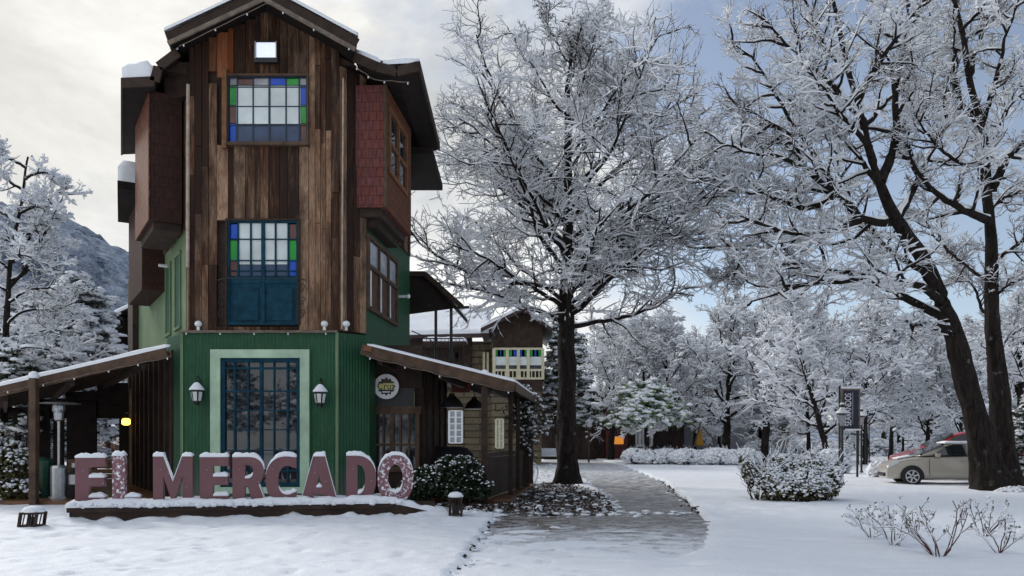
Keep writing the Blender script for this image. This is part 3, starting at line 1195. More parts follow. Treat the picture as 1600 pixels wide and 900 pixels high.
    for a0, a1, q0, q1 in ((.24, .36, 8.58, 10.32), (1.25, 1.37, 8.70, 10.2), (2.26, 2.38, 8.58, 10.32)):
        m.obox(o, dR, nR, a0, a1, .0, .09, q0, q1)
    for q0, q1 in ((8.58, 8.70), (9.35, 9.43), (10.2, 10.32)):
        m.obox(o, dR, nR, .362, 2.258, .004, .085, q0, q1)
    bw = m.build('bay_window', 'orange_timber', bay)
    MB().obox(o, dR, nR, .36, 2.26, .004, .03, 8.7, 10.2).build('pane', 'shop_glass', bw)
    m = MB()
    m.prism([(-4.02, 21.42), (-3.36, 21.38), (-3.12, 24.2), (-3.62, 24.2)], 7.40, zb0 - .003)
    m.prism([(-3.95, 21.7), (-3.5, 21.68), (-3.3, 24.0), (-3.66, 24.0)], 7.20, 7.397)
    m.build('bay_underside', 'dark_timber', bay)

    A = np.array((-8.55, 21.42)) - nL * .05
    B = np.array((-8.55, 21.42)) + nL * .72
    m = MB()
    m.prism([tuple(p) for p in (A, A + dL * 2.6, B + dL * 2.6, B)], 7.23, 10.5)
    bay = m.build('bay', 'brown_shingle', mk)
    m = MB()
    m.obox(B, dL, nL, -.03, 2.6, .003, .035, 7.23, 10.5)
    m.build('side_shingles', 'rust_shingle', bay)
    m = MB()
    m.prism([tuple(p) for p in (A + dL * .1, A + dL * 2.5, B + dL * 2.5 - nL * .1, B + dL * .1 - nL * .1)], 7.02, 7.227)
    m.build('bay_underside', 'dark_timber', bay)
    # rear overhanging storey
    A = np.array(P5) + dL * 3.7
    m = MB().obox(A, dL, nL, 0, 3.2, -.1, .62, 6.03, 9.2)
    m.build('rear_bay', 'brown_shingle', mk)
    m = MB().tube([np.append(A + dL * -.8 - nL * .02, 6.62), np.append(A + dL * -.8 + nL * .28, 6.62)], .045, 8)
    m.build('wall_spotlight', 'white_paint', mk)

    # ---- green side window (second floor)
    o = np.array(P2)
    m = MB()
    zs, ze = 5.16, 6.92
    for a0, a1 in ((.03, .13), (1.12, 1.22), (2.2, 2.3), (3.25, 3.37)):
        m.obox(o, dR, nR, a0, a1, .003, .09, zs, ze)
    for q0, q1 in ((zs - .10, zs - .002), (6.15, 6.25), (ze + .002, ze + .10)):
        m.obox(o, dR, nR, .0, 3.4, .006, .10, q0, q1)
    sw = m.build('side_window', 'brown_timber', mk)
    for i, (a0, a1) in enumerate(((.13, 1.12), (1.22, 2.2), (2.3, 3.25))):
        MB().obox(o, dR, nR, a0 + .03, a0 + .36, .02, .035, zs + .02, 6.14).build('shutter', 'white_paint', sw)
        MB().obox(o, dR, nR, a0 + .4, a1 - .02, .02, .035, zs + .02, 6.14).build('curtain', 'brown_timber', sw)
        MB().obox(o, dR, nR, a0 + .02, a1 - .02, .02, .035, 6.27, ze - .02).build('pane', 'pale_glass', sw)
    m = MB().tube([np.append(o + dR * 3.7 + nR * .02, 6.02), np.append(o + dR * 3.7 + nR * .30, 6.02)], .04, 8)
    m.lathe((*(o + dR * 3.7 + nR * .32), 5.96), [(.03, 0), (.06, .03), (.06, .10), (.02, .13)], 10)
    m.build('wall_spotlight', 'white_paint', mk)

    # ---- roof
    def slab(m, A, B, y0, dirA, L, th, back_drop=0):
        """sloping slab with front edge A-B (x,z), running back L along dirA"""
        fr = [(A[0], y0, A[1]), (B[0], y0, B[1])]
        bk = [(p[0] + dirA[0] * L, p[1] + dirA[1] * L, p[2] - back_drop) for p in fr]
        t = [fr[0], fr[1], bk[1], bk[0]]
        b = [(p[0], p[1], p[2] - th) for p in t]
        m.hexa(b, t)
    m = MB()
    dm = np.array((-.25, 1)) / math.hypot(.25, 1)
    LL = [(-9.66, 10.58), (-8.84, 10.62), (-8.74, 10.98), (-8.26, 11.34)]
    dE = np.array((-.47, 1.0)) / math.hypot(.47, 1)
    dI = np.array((-.25, 1.0)) / math.hypot(.25, 1)
    RR = [(-3.90, 11.22), (-3.35, 10.98), (-2.85, 10.86), (-2.30, 11.00)]
    for i in range(3):
        slab(m, LL[i], LL[i + 1], 20.62 + .004 * i, dE, 5.4, .17)
    roof = m.build('roof', 'soffit', mk)
    m = MB()
    for i in range(3):
        slab(m, RR[i], RR[i + 1], 20.62 + .004 * i, (.0, 1), 5.7, .15)
    m.build('swept_eave', 'soffit', roof)
    m = MB()
    slab(m, (-8.36, 11.50), (-6.02, 12.60), 20.25, dm, 6.4, .14)
    slab(m, (-6.02, 12.60), (-3.78, 11.36), 20.254, dm, 6.4, .14)
    m.build('gable_slope', 'soffit', roof)
    # barge boards and fascias
    m = MB()
    for A, B in (((-8.36, 11.40), (-6.00, 12.50)), ((-6.04, 12.50), (-3.78, 11.26))):
        m.beam((A[0], 20.21, A[1]), (B[0], 20.21, B[1]), .06, .30)
    for A, B in ((LL[0], LL[1]), (LL[1], LL[2]), (LL[2], LL[3]), (RR[0], RR[1]), (RR[1], RR[2]), (RR[2], RR[3])):
        m.beam((A[0], 20.585, A[1] - .09), (B[0], 20.585, B[1] - .09), .05, .24)
    m.build('barge_board', 'dark_timber', roof)
    m = MB()
    for A, B in (((-8.34, 11.27), (-6.04, 12.34)), ((-6.0, 12.34), (-3.80, 11.12))):
        m.beam((A[0], 20.165, A[1]), (B[0], 20.165, B[1]), .05, .10)
    m.build('barge_trim', 'grey_timber', roof)
    # eave edges along the sides
    m = MB()
    o = np.array((LL[0][0], 20.6))
    m.beam(np.append(o, 10.50), np.append(o + dE * 5.4, 10.50), .05, .24)
    m.build('eave_board', 'dark_timber', roof)
    m = MB()
    m.beam((RR[3][0], 20.6, 10.92), (RR[3][0], 26.3, 10.92), .05, .24)
    m.build('eave_board', 'dark_timber', roof)
    # second, lower eaves further back
    m = MB()
    A = np.array(P5) + dL * 3.75
    m.obox(A, dE, nL, -.05, 4.0, -.6, 1.26, 8.86, 9.09)
    m.build('lower_eave', 'soffit', roof)
    m = MB()
    m.obox((-4.0, 24.6), (0, 1), (1, 0), 0, 3.6, 0, 1.65, 10.12, 10.32)
    m.build('lower_eave', 'soffit', roof)
    # snow on the roofs
    def snow_slab(A, B, y0, d, L, h, seed):
        a, b = (A[0], y0, A[1]), (B[0], y0, B[1])
        bk = lambda p: (p[0] + d[0] * L, p[1] + d[1] * L, p[2])
        snow_strip('snow', (a, b, bk(b), bk(a)), .002, h, roof, seed)
    snow_slab((-8.42, 11.56), (-6.02, 12.67), 20.13, dm, 6.4, .13, 1)
    snow_slab((-6.02, 12.67), (-3.72, 11.43), 20.13, dm, 6.4, .14, 2)
    snow_slab((-9.66, 10.58), (-8.86, 10.62), 20.6, dE, 5.4, .50, 3)
    snow_slab((-8.78, 10.94), (-8.26, 11.34), 20.6, dE, 5.3, .10, 4)
    snow_slab((-3.86, 11.20), (-3.2, 10.92), 20.6, (0, 1), 5.7, .20, 5)
    snow_slab((-3.25, 10.95), (-2.30, 11.00), 20.6, (0, 1), 5.7, .17, 6)
    A = np.array(P5) + dL * 3.75
    q = [A + dE * -.05 + nL * 1.25, A + dE * -.05 + nL * .2, A + dE * 3.9 + nL * .2, A + dE * 3.9 + nL * 1.25]
    snow_strip('snow', [np.append(p, 9.09) for p in q], .002, .72, roof, 7)

    # ---- floodlight under the gable
    fl = thing('floodlight', 'square black framed floodlight high under the gable peak', 'floodlight', (-6.2, 20.8, 11.2))
    m = MB()
    c = at(415, 80, 20.75)
    m.box(c[0] - .30, c[0] + .31, 20.72, 20.86, c[2] - .28, c[2] + .25)
    m.box(c[0] - .05, c[0] + .05, 20.86, 21.0, c[2] - .1, c[2] + .1)
    m.build('housing', 'black_iron', fl, bevel=.012)
    MB().box(c[0] - .22, c[0] + .26, 20.705, 20.725, c[2] - .17, c[2] + .20).build('lens', 'flood_lens', fl, bevel=.006)
    m = MB()
    for sx in (-.24, .28):
        m.tube([(c[0] + sx, 20.69, c[2] - .2), (c[0] + sx, 20.69, c[2] + .22)], .014, 6)
    m.build('bracket', 'galvanised', fl)

    # ---- wall lanterns
    def lantern(px, py, label):
        p = at(px, py, 20.70)
        t = thing('wall_lantern', label, 'wall lantern', (p[0], 20.7, p[2] - .3), 'lanterns on the green wall')
        m = MB()
        m.lathe((p[0], 20.72, p[2]), [(.07, -.30), (.05, -.26), (.10, -.22), (.145, .06), (.155, .075), (.155, .085)], 6)
        m.lathe((p[0], 20.72, p[2]), [(.18, .085), (.17, .11), (.06, .24), (.03, .26), (.02, .33)], 6)
        m.tube([(p[0], 20.72, p[2] + .30), (p[0], 20.72, p[2] + .40), (p[0], 20.80, p[2] + .44), (p[0], 20.9, p[2] + .38), (p[0], 20.92, p[2] + .15)], .016, 6)
        m.box(p[0] - .05, p[0] + .05, 20.90, 20.928, p[2] - .05, p[2] + .25)
        m.build('housing', 'black_iron', t)
        m = MB()
        for k in range(6):
            a = math.pi / 3 * k
            b_ = a + math.pi / 3
            r0, r1 = .108, .150
            q = lambda an, r, z: (p[0] + r * math.cos(an), 20.72 + r * math.sin(an), p[2] + z)
            mid = (a + b_) / 2
            m.add([q(a + .15, r0 * 1.0, -.18), q(b_ - .15, r0, -.18), q(b_ - .15, r1, .04), q(a + .15, r1, .04)], [(0, 1, 2, 3)])
        m.build('pane', 'lamp_glass', t)
        m = MB()
        m.lathe((p[0], 20.72, p[2]), [(.185, .088), (.18, .125), (.075, .255), (.03, .285)], 12)
        m.build('snow', 'twig_snow', t, smooth=True)
    lantern(307, 615, 'snow capped black wall lantern on the patio heater side of the mint window')
    lantern(500, 618, 'snow capped black wall lantern on the round sign side of the mint window')

    # ---- little spotlights standing on the ledge
    labs = ('small white spotlight on the ledge above the lantern nearest the patio heater', 'small white spotlight on the ledge by the foot of the balcony door', 'small bluish spotlight on the ledge at the foot of the pale conduit')
    for (px, lab) in zip((310, 507, 541), labs):
        p = at(px, 512, 20.92)
        t = thing('spotlight', lab, 'spotlight', (p[0], 20.92, 4.41), 'spotlights on the ledge')
        MB().tube([(p[0], 20.92, 4.41), (p[0], 20.92, 4.5)], .04, 8).build('base', 'galvanised' if px > 520 else 'white_paint', t)
        m = MB()
        m.lathe((p[0], 20.92, 4.5), [(.03, 0), (.085, .035), (.095, .08), (.07, .135), (.02, .155)], 12)
        m.build('head', 'white_paint', t, smooth=True)

    # ---- left porch: lean-to roof
    zA, zB = 3.93, 2.93
    fA = np.array((-8.75, 20.75))
    fB = np.array((-12.75, 20.45))
    L = 10.5
    def lp(p, k):
        return p + dL * k
    m = MB()
    top = [np.append(fA, zA), np.append(fB, zB), np.append(lp(fB, L), zB), np.append(lp(fA, L), zA)]
    m.hexa([p - (0, 0, .06) for p in top], top)
    pr = m.build('porch_roof', 'brown_timber', mk)
    m = MB()
    m.beam(np.append(fA + (.15, -.03), zA - .11 + .04), np.append(fB + (0, -.03), zB - .11), .06, .28)
    m.build('fascia', 'brown_timber', pr)
    m = MB()
    for k in range(12):
        a, b = lp(fA, .35 + k * .85), lp(fB, .35 + k * .85)
        m.beam(np.append(a, zA - .13), np.append(b, zB - .13), .07, .14)
    for f in (.12, .55, .95):
        a = fA * (1 - f) + fB * f
        m.beam(np.append(a + (0, .15), zA * (1 - f) + zB * f - .28), np.append(lp(a, L), zA * (1 - f) + zB * f - .28), .10, .16)
    m.build('rafter', 'dark_timber', pr)
    snow_strip('snow', [top[1] + (0, -.06, 0), top[0] + (.25, -.06, .05), top[3], top[2]], .002, .105, pr, 11)
    # posts
    def post(x, y, z1, w, mat, cap=True, z0=0):
        m = MB().box(x - w / 2, x + w / 2, y - w / 2, y + w / 2, z0, z1)
        p = m.build('porch_post', mat, mk, bevel=.01)
        if cap:
            m = MB()
            m.lathe((x, y, z1), [(w * .62, 0), (w * .75, .05), (w * .6, .13), (w * .2, .17)], 10)
            m.build('snow', 'twig_snow', p, smooth=True)
    pl = at(53, 700, 20.25)
    post(pl[0], 20.25, 3.16, .17, 'brown_timber')
    for k in range(1, 6):
        q = lp(np.array((pl[0], 20.4)), k * 1.9)
        post(q[0], q[1], 2.75, .16, 'dark_timber', False)
    m = MB()
    m.prism([(-12.6, 20.3), (-8.7, 20.6), (-8.8, 21.6), tuple(lp(np.array((-8.8, 21.6)), L)), tuple(lp(np.array((-12.6, 20.3)), L))], .0, .16)
    m.build('porch_deck', 'deck', mk)
    # dark boarded screen at the far end of the terrace porch, with gaps and one wide opening
    m = MB()
    Ys = 29.0
    for pa, pb, yt in ((56, 77, 0), (83, 99, 0), (104, 150, 0), (186, 203, 0), (221, 262, 0)):
        m.box((pa - CX) / F * Ys, (pb - CX) / F * Ys, Ys, Ys + .08, .16, 3.0 if pb < 160 else 3.6)
    for pa, pb in ((20, 30), (40, 47)):
        m.box((pa - CX) / F * Ys, (pb - CX) / F * Ys, Ys, Ys + .1, .1, 2.7)
    m.box((10 - CX) / F * Ys, (262 - CX) / F * Ys, Ys + .083, Ys + .14, 2.42, 2.80)
    m.box((60 - CX) / F * Ys, (262 - CX) / F * Ys, Ys + .083, Ys + .14, 2.803, 3.10)
    m.box((100 - CX) / F * Ys, (262 - CX) / F * Ys, Ys + .083, Ys + .14, 3.103, 3.36)
    m.box((150 - CX) / F * Ys, (262 - CX) / F * Ys, Ys + .083, Ys + .14, 3.363, 3.66)
    m.build('porch_screen', 'soffit', mk)
    MB().box((204 - CX) / F * 28.4, (220 - CX) / F * 28.4, 28.3, 28.5, .16, 3.4).build('porch_pillar', 'grey_timber', mk)
    m = MB()
    for k in range(5):
        a, b = ((106 - CX) / F * 28.8, 28.8), ((240 - CX) / F * 28.8, 28.8)
        m.beam(np.append(a, .24 + k * .17), np.append(b, .24 + k * .17), .04, .15)
    for k in range(6):
        a, b = lp(np.array((pl[0], 20.4)), k * 1.9 + .3), lp(np.array((pl[0], 20.4)), k * 1.9 + 1.7)
    m.build('parapet', 'honey_timber', mk)

    # ---- right porch
    fA, fB = np.array((-3.72, 20.85)), np.array((.06, 21.0))
    zA, zB = 4.02, 3.10
    dP = np.array((.105, 1.0)) / math.hypot(.105, 1)
    L = 9.5
    top = [np.append(fB, zB), np.append(fA, zA), np.append(fA + dP * L, zA), np.append(fB + dP * L, zB)]
    m = MB().hexa([p - (0, 0, .06) for p in top], top)
    pr = m.build('porch_roof', 'brown_timber', mk)
    m = MB()
    m.beam(np.append(fA + (-.05, -.03), zA - .09), np.append(fB + (0, -.03), zB - .11), .06, .26)
    m.beam(np.append(fB + (0.02, 0), zB - .10), np.append(fB + dP * L + (0.02, 0), zB - .10), .05, .22)
    m.build('fascia', 'brown_timber', pr)
    m = MB()
    for k in range(11):
        m.beam(np.append(fA + dP * (.3 + k * .85), zA - .13), np.append(fB + dP * (.3 + k * .85), zB - .13), .07, .14)
    for f in (.1, .5, .84):
        a = fA * (1 - f) + fB * f
        m.beam(np.append(a + dP * .12, zA * (1 - f) + zB * f - .28), np.append(a + dP * L, zA * (1 - f) + zB * f - .28), .10, .16)
    m.build('rafter', 'dark_timber', pr)
    snow_strip('snow', [top[0] + (.05, -.05, 0), top[1] + (.1, -.05, 0), top[2], top[3] + (.05, 0, 0)], .002, .085, pr, 12)
    MB().beam(np.append(fA + (.02, -.09), zA - .06), np.append(fA + (.22, -.09), zA - .10), .06, .13).build('beam_end', 'orange_timber', pr)
    post(at(757, 650, 21.05)[0], 21.05, 3.27, .16, 'dark_timber')
    for k, w in ((2.1, .12), (4.2, .12), (6.4, .34), (9.0, .16)):
        q = fB + dP * k + (-.32, 0)
        post(q[0], q[1], 3.0, w, 'dark_timber', False)
    # railing panel between the posts
    m = MB()
    a, b = at(760, 700, 21.3)[:2], fB + dP * 6.2 + (-.34, 0)
    d = (b - a) / np.linalg.norm(b - a)
    n = np.array((-d[1], d[0]))
    Lr = np.linalg.norm(b - a)
    m.obox(a, d, n, 0, Lr, -.03, .05, 1.22, 1.32)
    k = 0
    while k < Lr - .12:
        m.obox(a, d, n, k, k + .12, 0, .03, .16, 1.2)
        k += .135
    m.build('railing', 'dark_timber', mk)
    # shop front under the right porch
    y0 = 22.35
    X0, X1 = fx(573) * y0 / FY, fx(652) * y0 / FY
    m = MB()
    m.box(X0, X1 + .12, y0, y0 + .14, 3.05, 4.2)
    sf = m.build('shop_front', 'dark_timber', mk)
    MB().box(X0, X1 + .12, y0, y0 + .14, 0, .8).build('stall_riser', 'dark_timber', sf)
    m = MB()
    m.box(X0, X1 + .1, y0 - .06, y0 - .003, 2.36, 2.56)
    m.box(X0, X1 + .1, y0 - .06, y0 - .003, .8, .95)
    n = 6
    for k in range(n + 1):
        xx = X0 + (X1 - X0) * k / n
        m.box(xx - .025 - .03 * (k % 3 == 0), xx + .025 + .03 * (k % 3 == 0), y0 - .05, y0 + .1, .953, 2.357)
    for k in range(n):
        xx = X0 + (X1 - X0) * (k + .5) / n
        m.box(xx - .09, xx + .09, y0 - .03, y0 + .08, 1.50, 1.56)
    m.build('mullion', 'brown_timber', sf)
    MB().box(X0 + .02, X1 - .02, y0 + .055, y0 + .07, .8, 2.4).build('pane', 'shop_glass', sf)
    m = MB()
    m.box(X0 + .05, X1 - .1, y0 + .012, y0 + .05, 2.565, 3.045)
    m.build('transom', 'black_iron', sf)
    # deeper veranda wall with doors and strips
    m = MB()
    A = np.array((X1 + .15, y0 + .2))
    m.obox(A, dP, (dP[1], -dP[0]), 0, 3.3, -.25, 0, 0, 4.0)
    for k in range(4):
        m.obox(A, dP, (dP[1], -dP[0]), .3 + k * .92, .42 + k * .92, .003, .06, 0, 3.6)
    m.build('veranda_wall', 'dark_timber', mk)
    m = MB().prism([(-3.6, 21.75), (-.05, 21.3), (.75, 29), (-2.4, 29)], 0, .14)
    m.build('veranda_deck', 'deck', mk)
    # upper rear terrace roof
    m = MB()
    h = [at(640, 424, 27.3), at(664, 424, 27.3), at(713, 478, 27.3)]
    for a, b in ((h[0], h[1]), (h[1], h[2])):
        t = [a, b, b + (.2, 3.2, 0), a + (.2, 3.2, 0)]
        m.hexa([p - (0, 0, .14) for p in t], t)
    e = [at(636, 428, 27.45), at(662, 428, 27.45), at(711, 481, 27.45), at(636, 491, 27.45)]
    m.add(e + [p + (0, .1, 0) for p in e], [(0, 1, 2, 3), (7, 6, 5, 4)] + [(i, 4 + i, 4 + (i + 1) % 4, (i + 1) % 4) for i in range(4)])
    tr = m.build('terrace_roof', 'soffit', mk)
    snow_strip('snow', [h[1] + (0, -.02, 0), h[2] + (0, -.02, 0), h[2] + (.2, 3.2, 0), h[1] + (.2, 3.2, 0)], .002, .06, tr, 14)
    m = MB()
    m.beam(h[1] - (0, .02, .08), h[2] - (-.2, .02, .04), .05, .16)
    m.beam(h[0] - (0, .02, .08), h[1] - (0, .02, .08), .05, .16)
    m.beam(h[2] + (0, 0, -.06), h[2] + (.42, .0, -.04), .08, .08)
    m.build('fascia', 'dark_timber', tr)
    m = MB()
    for px in (681, 705):
        for dy in (.1, 2.6):
            q = at(px, 500, 27.4 + dy)
            m.tube([(q[0], q[1], 4.0), (q[0], q[1], 6.4)], .05, 8)
    m.build('terrace_post', 'black_iron', tr)
    m = MB().box(-3.6, -1.55, 27.3, 30.6, 3.6, 4.25)
    m.build('terrace_base', 'dark_timber', mk)
    m = MB()
    a, b = np.array((-3.3, 27.35, 5.0)), np.array((-1.6, 27.35, 5.0))
    m.tube([a, b], .02, 6)
    m.tube([(-3.3, 27.35, 5.25), (-2.7, 27.35, 4.98), (-2.2, 27.35, 4.3)], .02, 6)
    for k in range(15):
        q = a + (b - a) * k / 14
        m.tube([q, q - (0, 0, .75)], .009, 5)
    m.build('terrace_railing', 'black_iron', mk)
    return mk


def string_lights():
    def run(pts, n, label, sag=.03):
        P_ = np.array(pts)
        x_ = np.linspace(0, len(P_) - 1, 40)
        p = np.stack([np.interp(x_, np.arange(len(P_)), P_[:, i]) for i in range(3)], 1)
        p[:, 2] -= sag * np.abs(np.sin(np.linspace(0, n * math.pi, 40)))
        t = thing('string_lights', label, 'string lights', tuple(p[0]))
        MB().tube(list(p), .010, 5).build('cable', 'grey_timber', t)
        k = np.linspace(1, 38, n).astype(int)
        for i in k:
            MB().lathe(p[i] - (0, 0, .06), [(.010, 0), (.019, .015), (.016, .038), (.008, .05)], 8).build('bulb', 'white_paint', t)
    run([at(268, 556, 20.62), at(140, 583, 20.5), at(5, 611, 20.35)], 6, 'string of bulbs along the fascia of the terrace porch with the patio heater')
    run([at(572, 556, 20.72), at(690, 585, 20.8), at(800, 612, 20.85)], 5, 'string of bulbs along the fascia of the porch with the round sign')
    run([at(280, 72, 20.12), at(418, 4, 20.12), at(552, 78, 20.12)], 6, 'string of bulbs following the top gable boards', .01)
    run([at(556, 104, 20.5), at(585, 124, 20.5), at(640, 128, 20.5)], 4, 'string of bulbs under the small swept eave above the red bay', .02)
    run([at(285, 519, 20.85), at(400, 519, 20.84), at(515, 519, 20.85)], 5, 'string of bulbs along the pale ledge above the green wall', .01)
# ------------------------------------------------------------------ EL MERCADO letters
def arc(cx, cy, rx, ry, a0, a1, n, p=2.3):
    out = []
    for a in np.linspace(R(a0), R(a1), n):
        c, s = math.cos(a), math.sin(a)
        out.append((cx + rx * math.copysign(abs(c) ** (2 / p), c), cy + ry * math.copysign(abs(s) ** (2 / p), s)))
    return out


def glyphs():
    G = {}
    G['E'] = (.58, [[(0, 0), (.58, 0), (.58, .20), (.27, .20), (.27, .41), (.57, .41), (.57, .60), (.27, .60), (.27, .80), (.58, .80), (.58, 1), (0, 1)]])
    G['L'] = (.56, [[(0, 0), (.56, 0), (.56, .19), (.26, .19), (.26, 1), (0, 1)]])
    G['M'] = (.82, [[(0, 0), (.21, 0), (.21, .60), (.36, .15), (.46, .15), (.61, .60), (.61, 0), (.82, 0), (.82, 1), (.60, 1), (.41, .50), (.22, 1), (0, 1)]])
    G['R'] = (.66, [[(0, 0), (.25, 0), (.25, .38), (.30, .38), (.41, 0), (.68, 0), (.53, .42)] + arc(.33, .695, .30, .305, -42, 90, 12) + [(0, 1)],
                    [(.25, .56)] + arc(.31, .69, .10, .13, -90, 90, 8) + [(.25, .82)]])
    G['C'] = (.62, [[(.62, .04), (.62, .27)] + arc(.44, .50, .19, .29, -60, -300, 16)[0:] + [(.62, .74), (.62, .98)] + arc(.42, .5, .42, .5, 78, 282, 26)])
    G['A'] = (.76, [[(0, 0), (.22, 0), (.275, .19), (.485, .19), (.54, 0), (.76, 0), (.50, 1), (.26, 1)], [(.325, .355), (.38, .60), (.435, .355)]])
    G['D'] = (.64, [[(0, 0)] + arc(.22, .5, .42, .5, -90, 90, 20) + [(0, 1)], [(.24, .20)] + arc(.25, .5, .15, .30, -90, 90, 12) + [(.24, .80)]])
    G['O'] = (.72, [arc(.36, .5, .36, .5, 0, 360, 37)[:-1], arc(.36, .5, .15, .29, 0, 360, 29, 2.1)[:-1]])
    return G


def area(p):
    return sum(a[0] * b[1] - b[0] * a[1] for a, b in zip(p, p[1:] + p[:1])) / 2


def curve_mesh(loops, depth, bevel):
    cu = bpy.data.curves.new('outline', 'CURVE')
    cu.dimensions = '2D'
    cu.fill_mode = 'BOTH'
    cu.extrude = depth / 2 - bevel
    cu.bevel_depth = bevel
    cu.bevel_resolution = 1
    cu.offset = -bevel
    for lp in loops:
        s = cu.splines.new('POLY')
        s.points.add(len(lp) - 1)
        for p, q in zip(s.points, lp):
            p.co = (q[0], q[1], 0, 1)
        s.use_cyclic_u = True
    o = bpy.data.objects.new('tmp', cu)
    COL.objects.link(o)
    dg = bpy.context.evaluated_depsgraph_get()
    me = bpy.data.meshes.new_from_object(o.evaluated_get(dg))
    bpy.data.objects.remove(o)
    return me


def text_mesh(txt, size, depth):
    cu = bpy.data.curves.new('txt', 'FONT')
    cu.body = txt
    cu.size = size
    cu.extrude = depth
    cu.align_x, cu.align_y = 'CENTER', 'CENTER'
    o = bpy.data.objects.new('tmp', cu)
    COL.objects.link(o)
    dg = bpy.context.evaluated_depsgraph_get()
    me = bpy.data.meshes.new_from_object(o.evaluated_get(dg))
    bpy.data.objects.remove(o)
    return me


def letters():
    g = np.random.default_rng(21)
    A, B = np.array((-8.62, 16.2)), np.array((-1.62, 17.55))
    L = np.linalg.norm(B - A)
    u = (B - A) / L
    v = np.array((-u[1], u[0]))
    sign = thing('letter_sign', 'rose coloured block letters reading EL MERCADO on a low snow covered plinth', 'sign', (*((A + B) / 2), 0))
    m = MB()
    m.obox(A, u, v, 0, L, 0, .62, -.05, .33)
    m.obox(A, u, v, -.04, L - .9, -.035, .66, .24, .345)
    pl = m.build('plinth', 'dark_timber', sign)
    q = [np.append(A + u * a + v * b, z) for a, b, z in ((-.06, -.06, .335), (L - .75, -.06, .335), (L - .75, .70, .335), (-.06, .70, .335))]
    snow_strip('snow', q, .002, .135, pl, 31, step=.05, lump=.9)
    q = [np.append(A + u * a + v * b, z) for a, b, z in ((L - .9, -.06, .34), (L + .28, -.06, .06), (L + .28, .70, .06), (L - .9, .70, .34))]
    snow_strip('snow', q, .002, .11, pl, 32, step=.05, lump=.9)
    n = 260
    s_ = g.random(n) * (L - .7)
    C = np.array([np.append(A + u * a + v * b, z) for a, b, z in zip(s_, np.where(g.random(n) < .6, -.05 + g.normal(0, .02, n), .10 + .12 * g.random(n)), .375 + g.normal(0, .018, n))])
    r_ = .018 + .045 * g.random((n, 1)) ** 2
    mesh_np('snow', *blobs(C, r_ * np.array((1.5, 1.1, .9)), g, 2, .12), 'snow', pl, smooth=True)
    G = glyphs()
    word = [('E', 117, 164, 712, 794), ('L', 175, 218, 709, 791), ('M', 239, 301, 710, 791), ('E', 312, 357, 711, 789), ('R', 363, 415, 711, 789),
            ('C', 415, 463, 710, 788), ('A', 469, 528, 710, 787), ('D', 541, 588, 709, 786), ('O', 590, 646, 708, 784)]
    A2 = A + v * .16

    def s_at(px):
        k = (px - CX) / F
        return (k * A2[1] - A2[0]) / (u[0] - k * u[1])
    th = math.atan2(u[1], u[0])
    for ch, px0, px1, py0, py1 in word:
        s0, s1 = s_at(px0), s_at(px1)
        Y = (A2 + u * (s0 + s1) / 2)[1]
        H = (py1 - py0) / F * Y
        z0 = .335
        H = EYE + (HY - py0) / F * Y - z0 - .03
        W = s1 - s0
        w, loops = G[ch]
        loops = [[(x * W / w, y * H) for x, y in lp] for lp in loops]
        dep = .17
        me = curve_mesh(loops, dep, .008)
        me.name = 'letter'
        o = link_mesh('letter', me)
        o.parent = sign
        c = A2 + u * s0 + v * dep / 2
        o.location = Vector((c[0], c[1], z0)) - Vector(sign.location)
        o.rotation_euler = (R(90), 0, th)
        me.materials.append(M['letter_paint_snowy' if (ch in 'LO') else 'letter_paint'])
        if ch in 'LO':
            o['label'] = 'letter %s with snow blown over its face' % ch
        # snow on the upward edges
        mb = MB()
        mb.smooth = True
        for li, lp in enumerate(loops):
            ccw = area(lp) > 0
            pts = lp if (ccw == (li == 0)) else lp[::-1]
            n = len(pts)
            run = []
            runs = []
            for i in range(n):
                a, b = np.array(pts[i]), np.array(pts[(i + 1) % n])
                d = b - a
                l = np.linalg.norm(d)
                nz = -d[0] / (l + 1e-9)
                if nz > .16 and l > .004:
                    run.append((a, b, nz))
                elif run:
                    runs.append(run)
                    run = []
            if run:
                if runs and np.allclose(runs[0][0][0], run[-1][1]):
                    runs[0] = run + runs[0]
                else:
                    runs.append(run)
            for run in runs:
                P, N, T = [], [], []
                for a, b, nz in run:
                    l = np.linalg.norm(b - a)
                    k = max(1, int(l / .045))
                    nv = np.array((b[1] - a[1], a[0] - b[0])) / l
                    for j in range(k):
                        P.append(a + (b - a) * j / k)
                        T.append(nz)
                P.append(run[-1][1])
                T.append(run[-1][2])
                if sum(np.linalg.norm(b - a) for a, b, _ in run) < .04:
                    continue
                rings = []
                for i, (p, nz) in enumerate(zip(P, T)):
                    e = min(i, len(P) - 1 - i)
                    t = (.022 + .055 * nz) * (.55 if e == 0 else 1) * (.75 + .5 * g.random())
                    ring = []
                    for yy, hh in ((-.02, -.012), (-.022, .45), (.02, .9), (dep / 2, 1), (dep - .02, .9), (dep + .02, .4), (dep + .018, -.012)):
                        q = A2 + u * (s0 + p[0]) + v * yy
                        ring.append((q[0], q[1], z0 + p[1] + (hh * t if hh > 0 else hh)))
                    rings.append(ring)
                mb.loft(rings)
        mb.build('snow', 'snow', o, origin=None) if False else None
        if mb.v:
            # child of the letter: keep world axes by undoing the letter's turn
            sn = mb.build('snow', 'twig_snow', sign, smooth=True)
            sn.parent = o
            bpy.context.view_layer.update()
            base = Vector(sign.location)
            from mathutils import Matrix
            lm = Matrix.Translation(o.location + base) @ o.rotation_euler.to_matrix().to_4x4()
            sn.matrix_parent_inverse = lm.inverted()
            sn.location = base


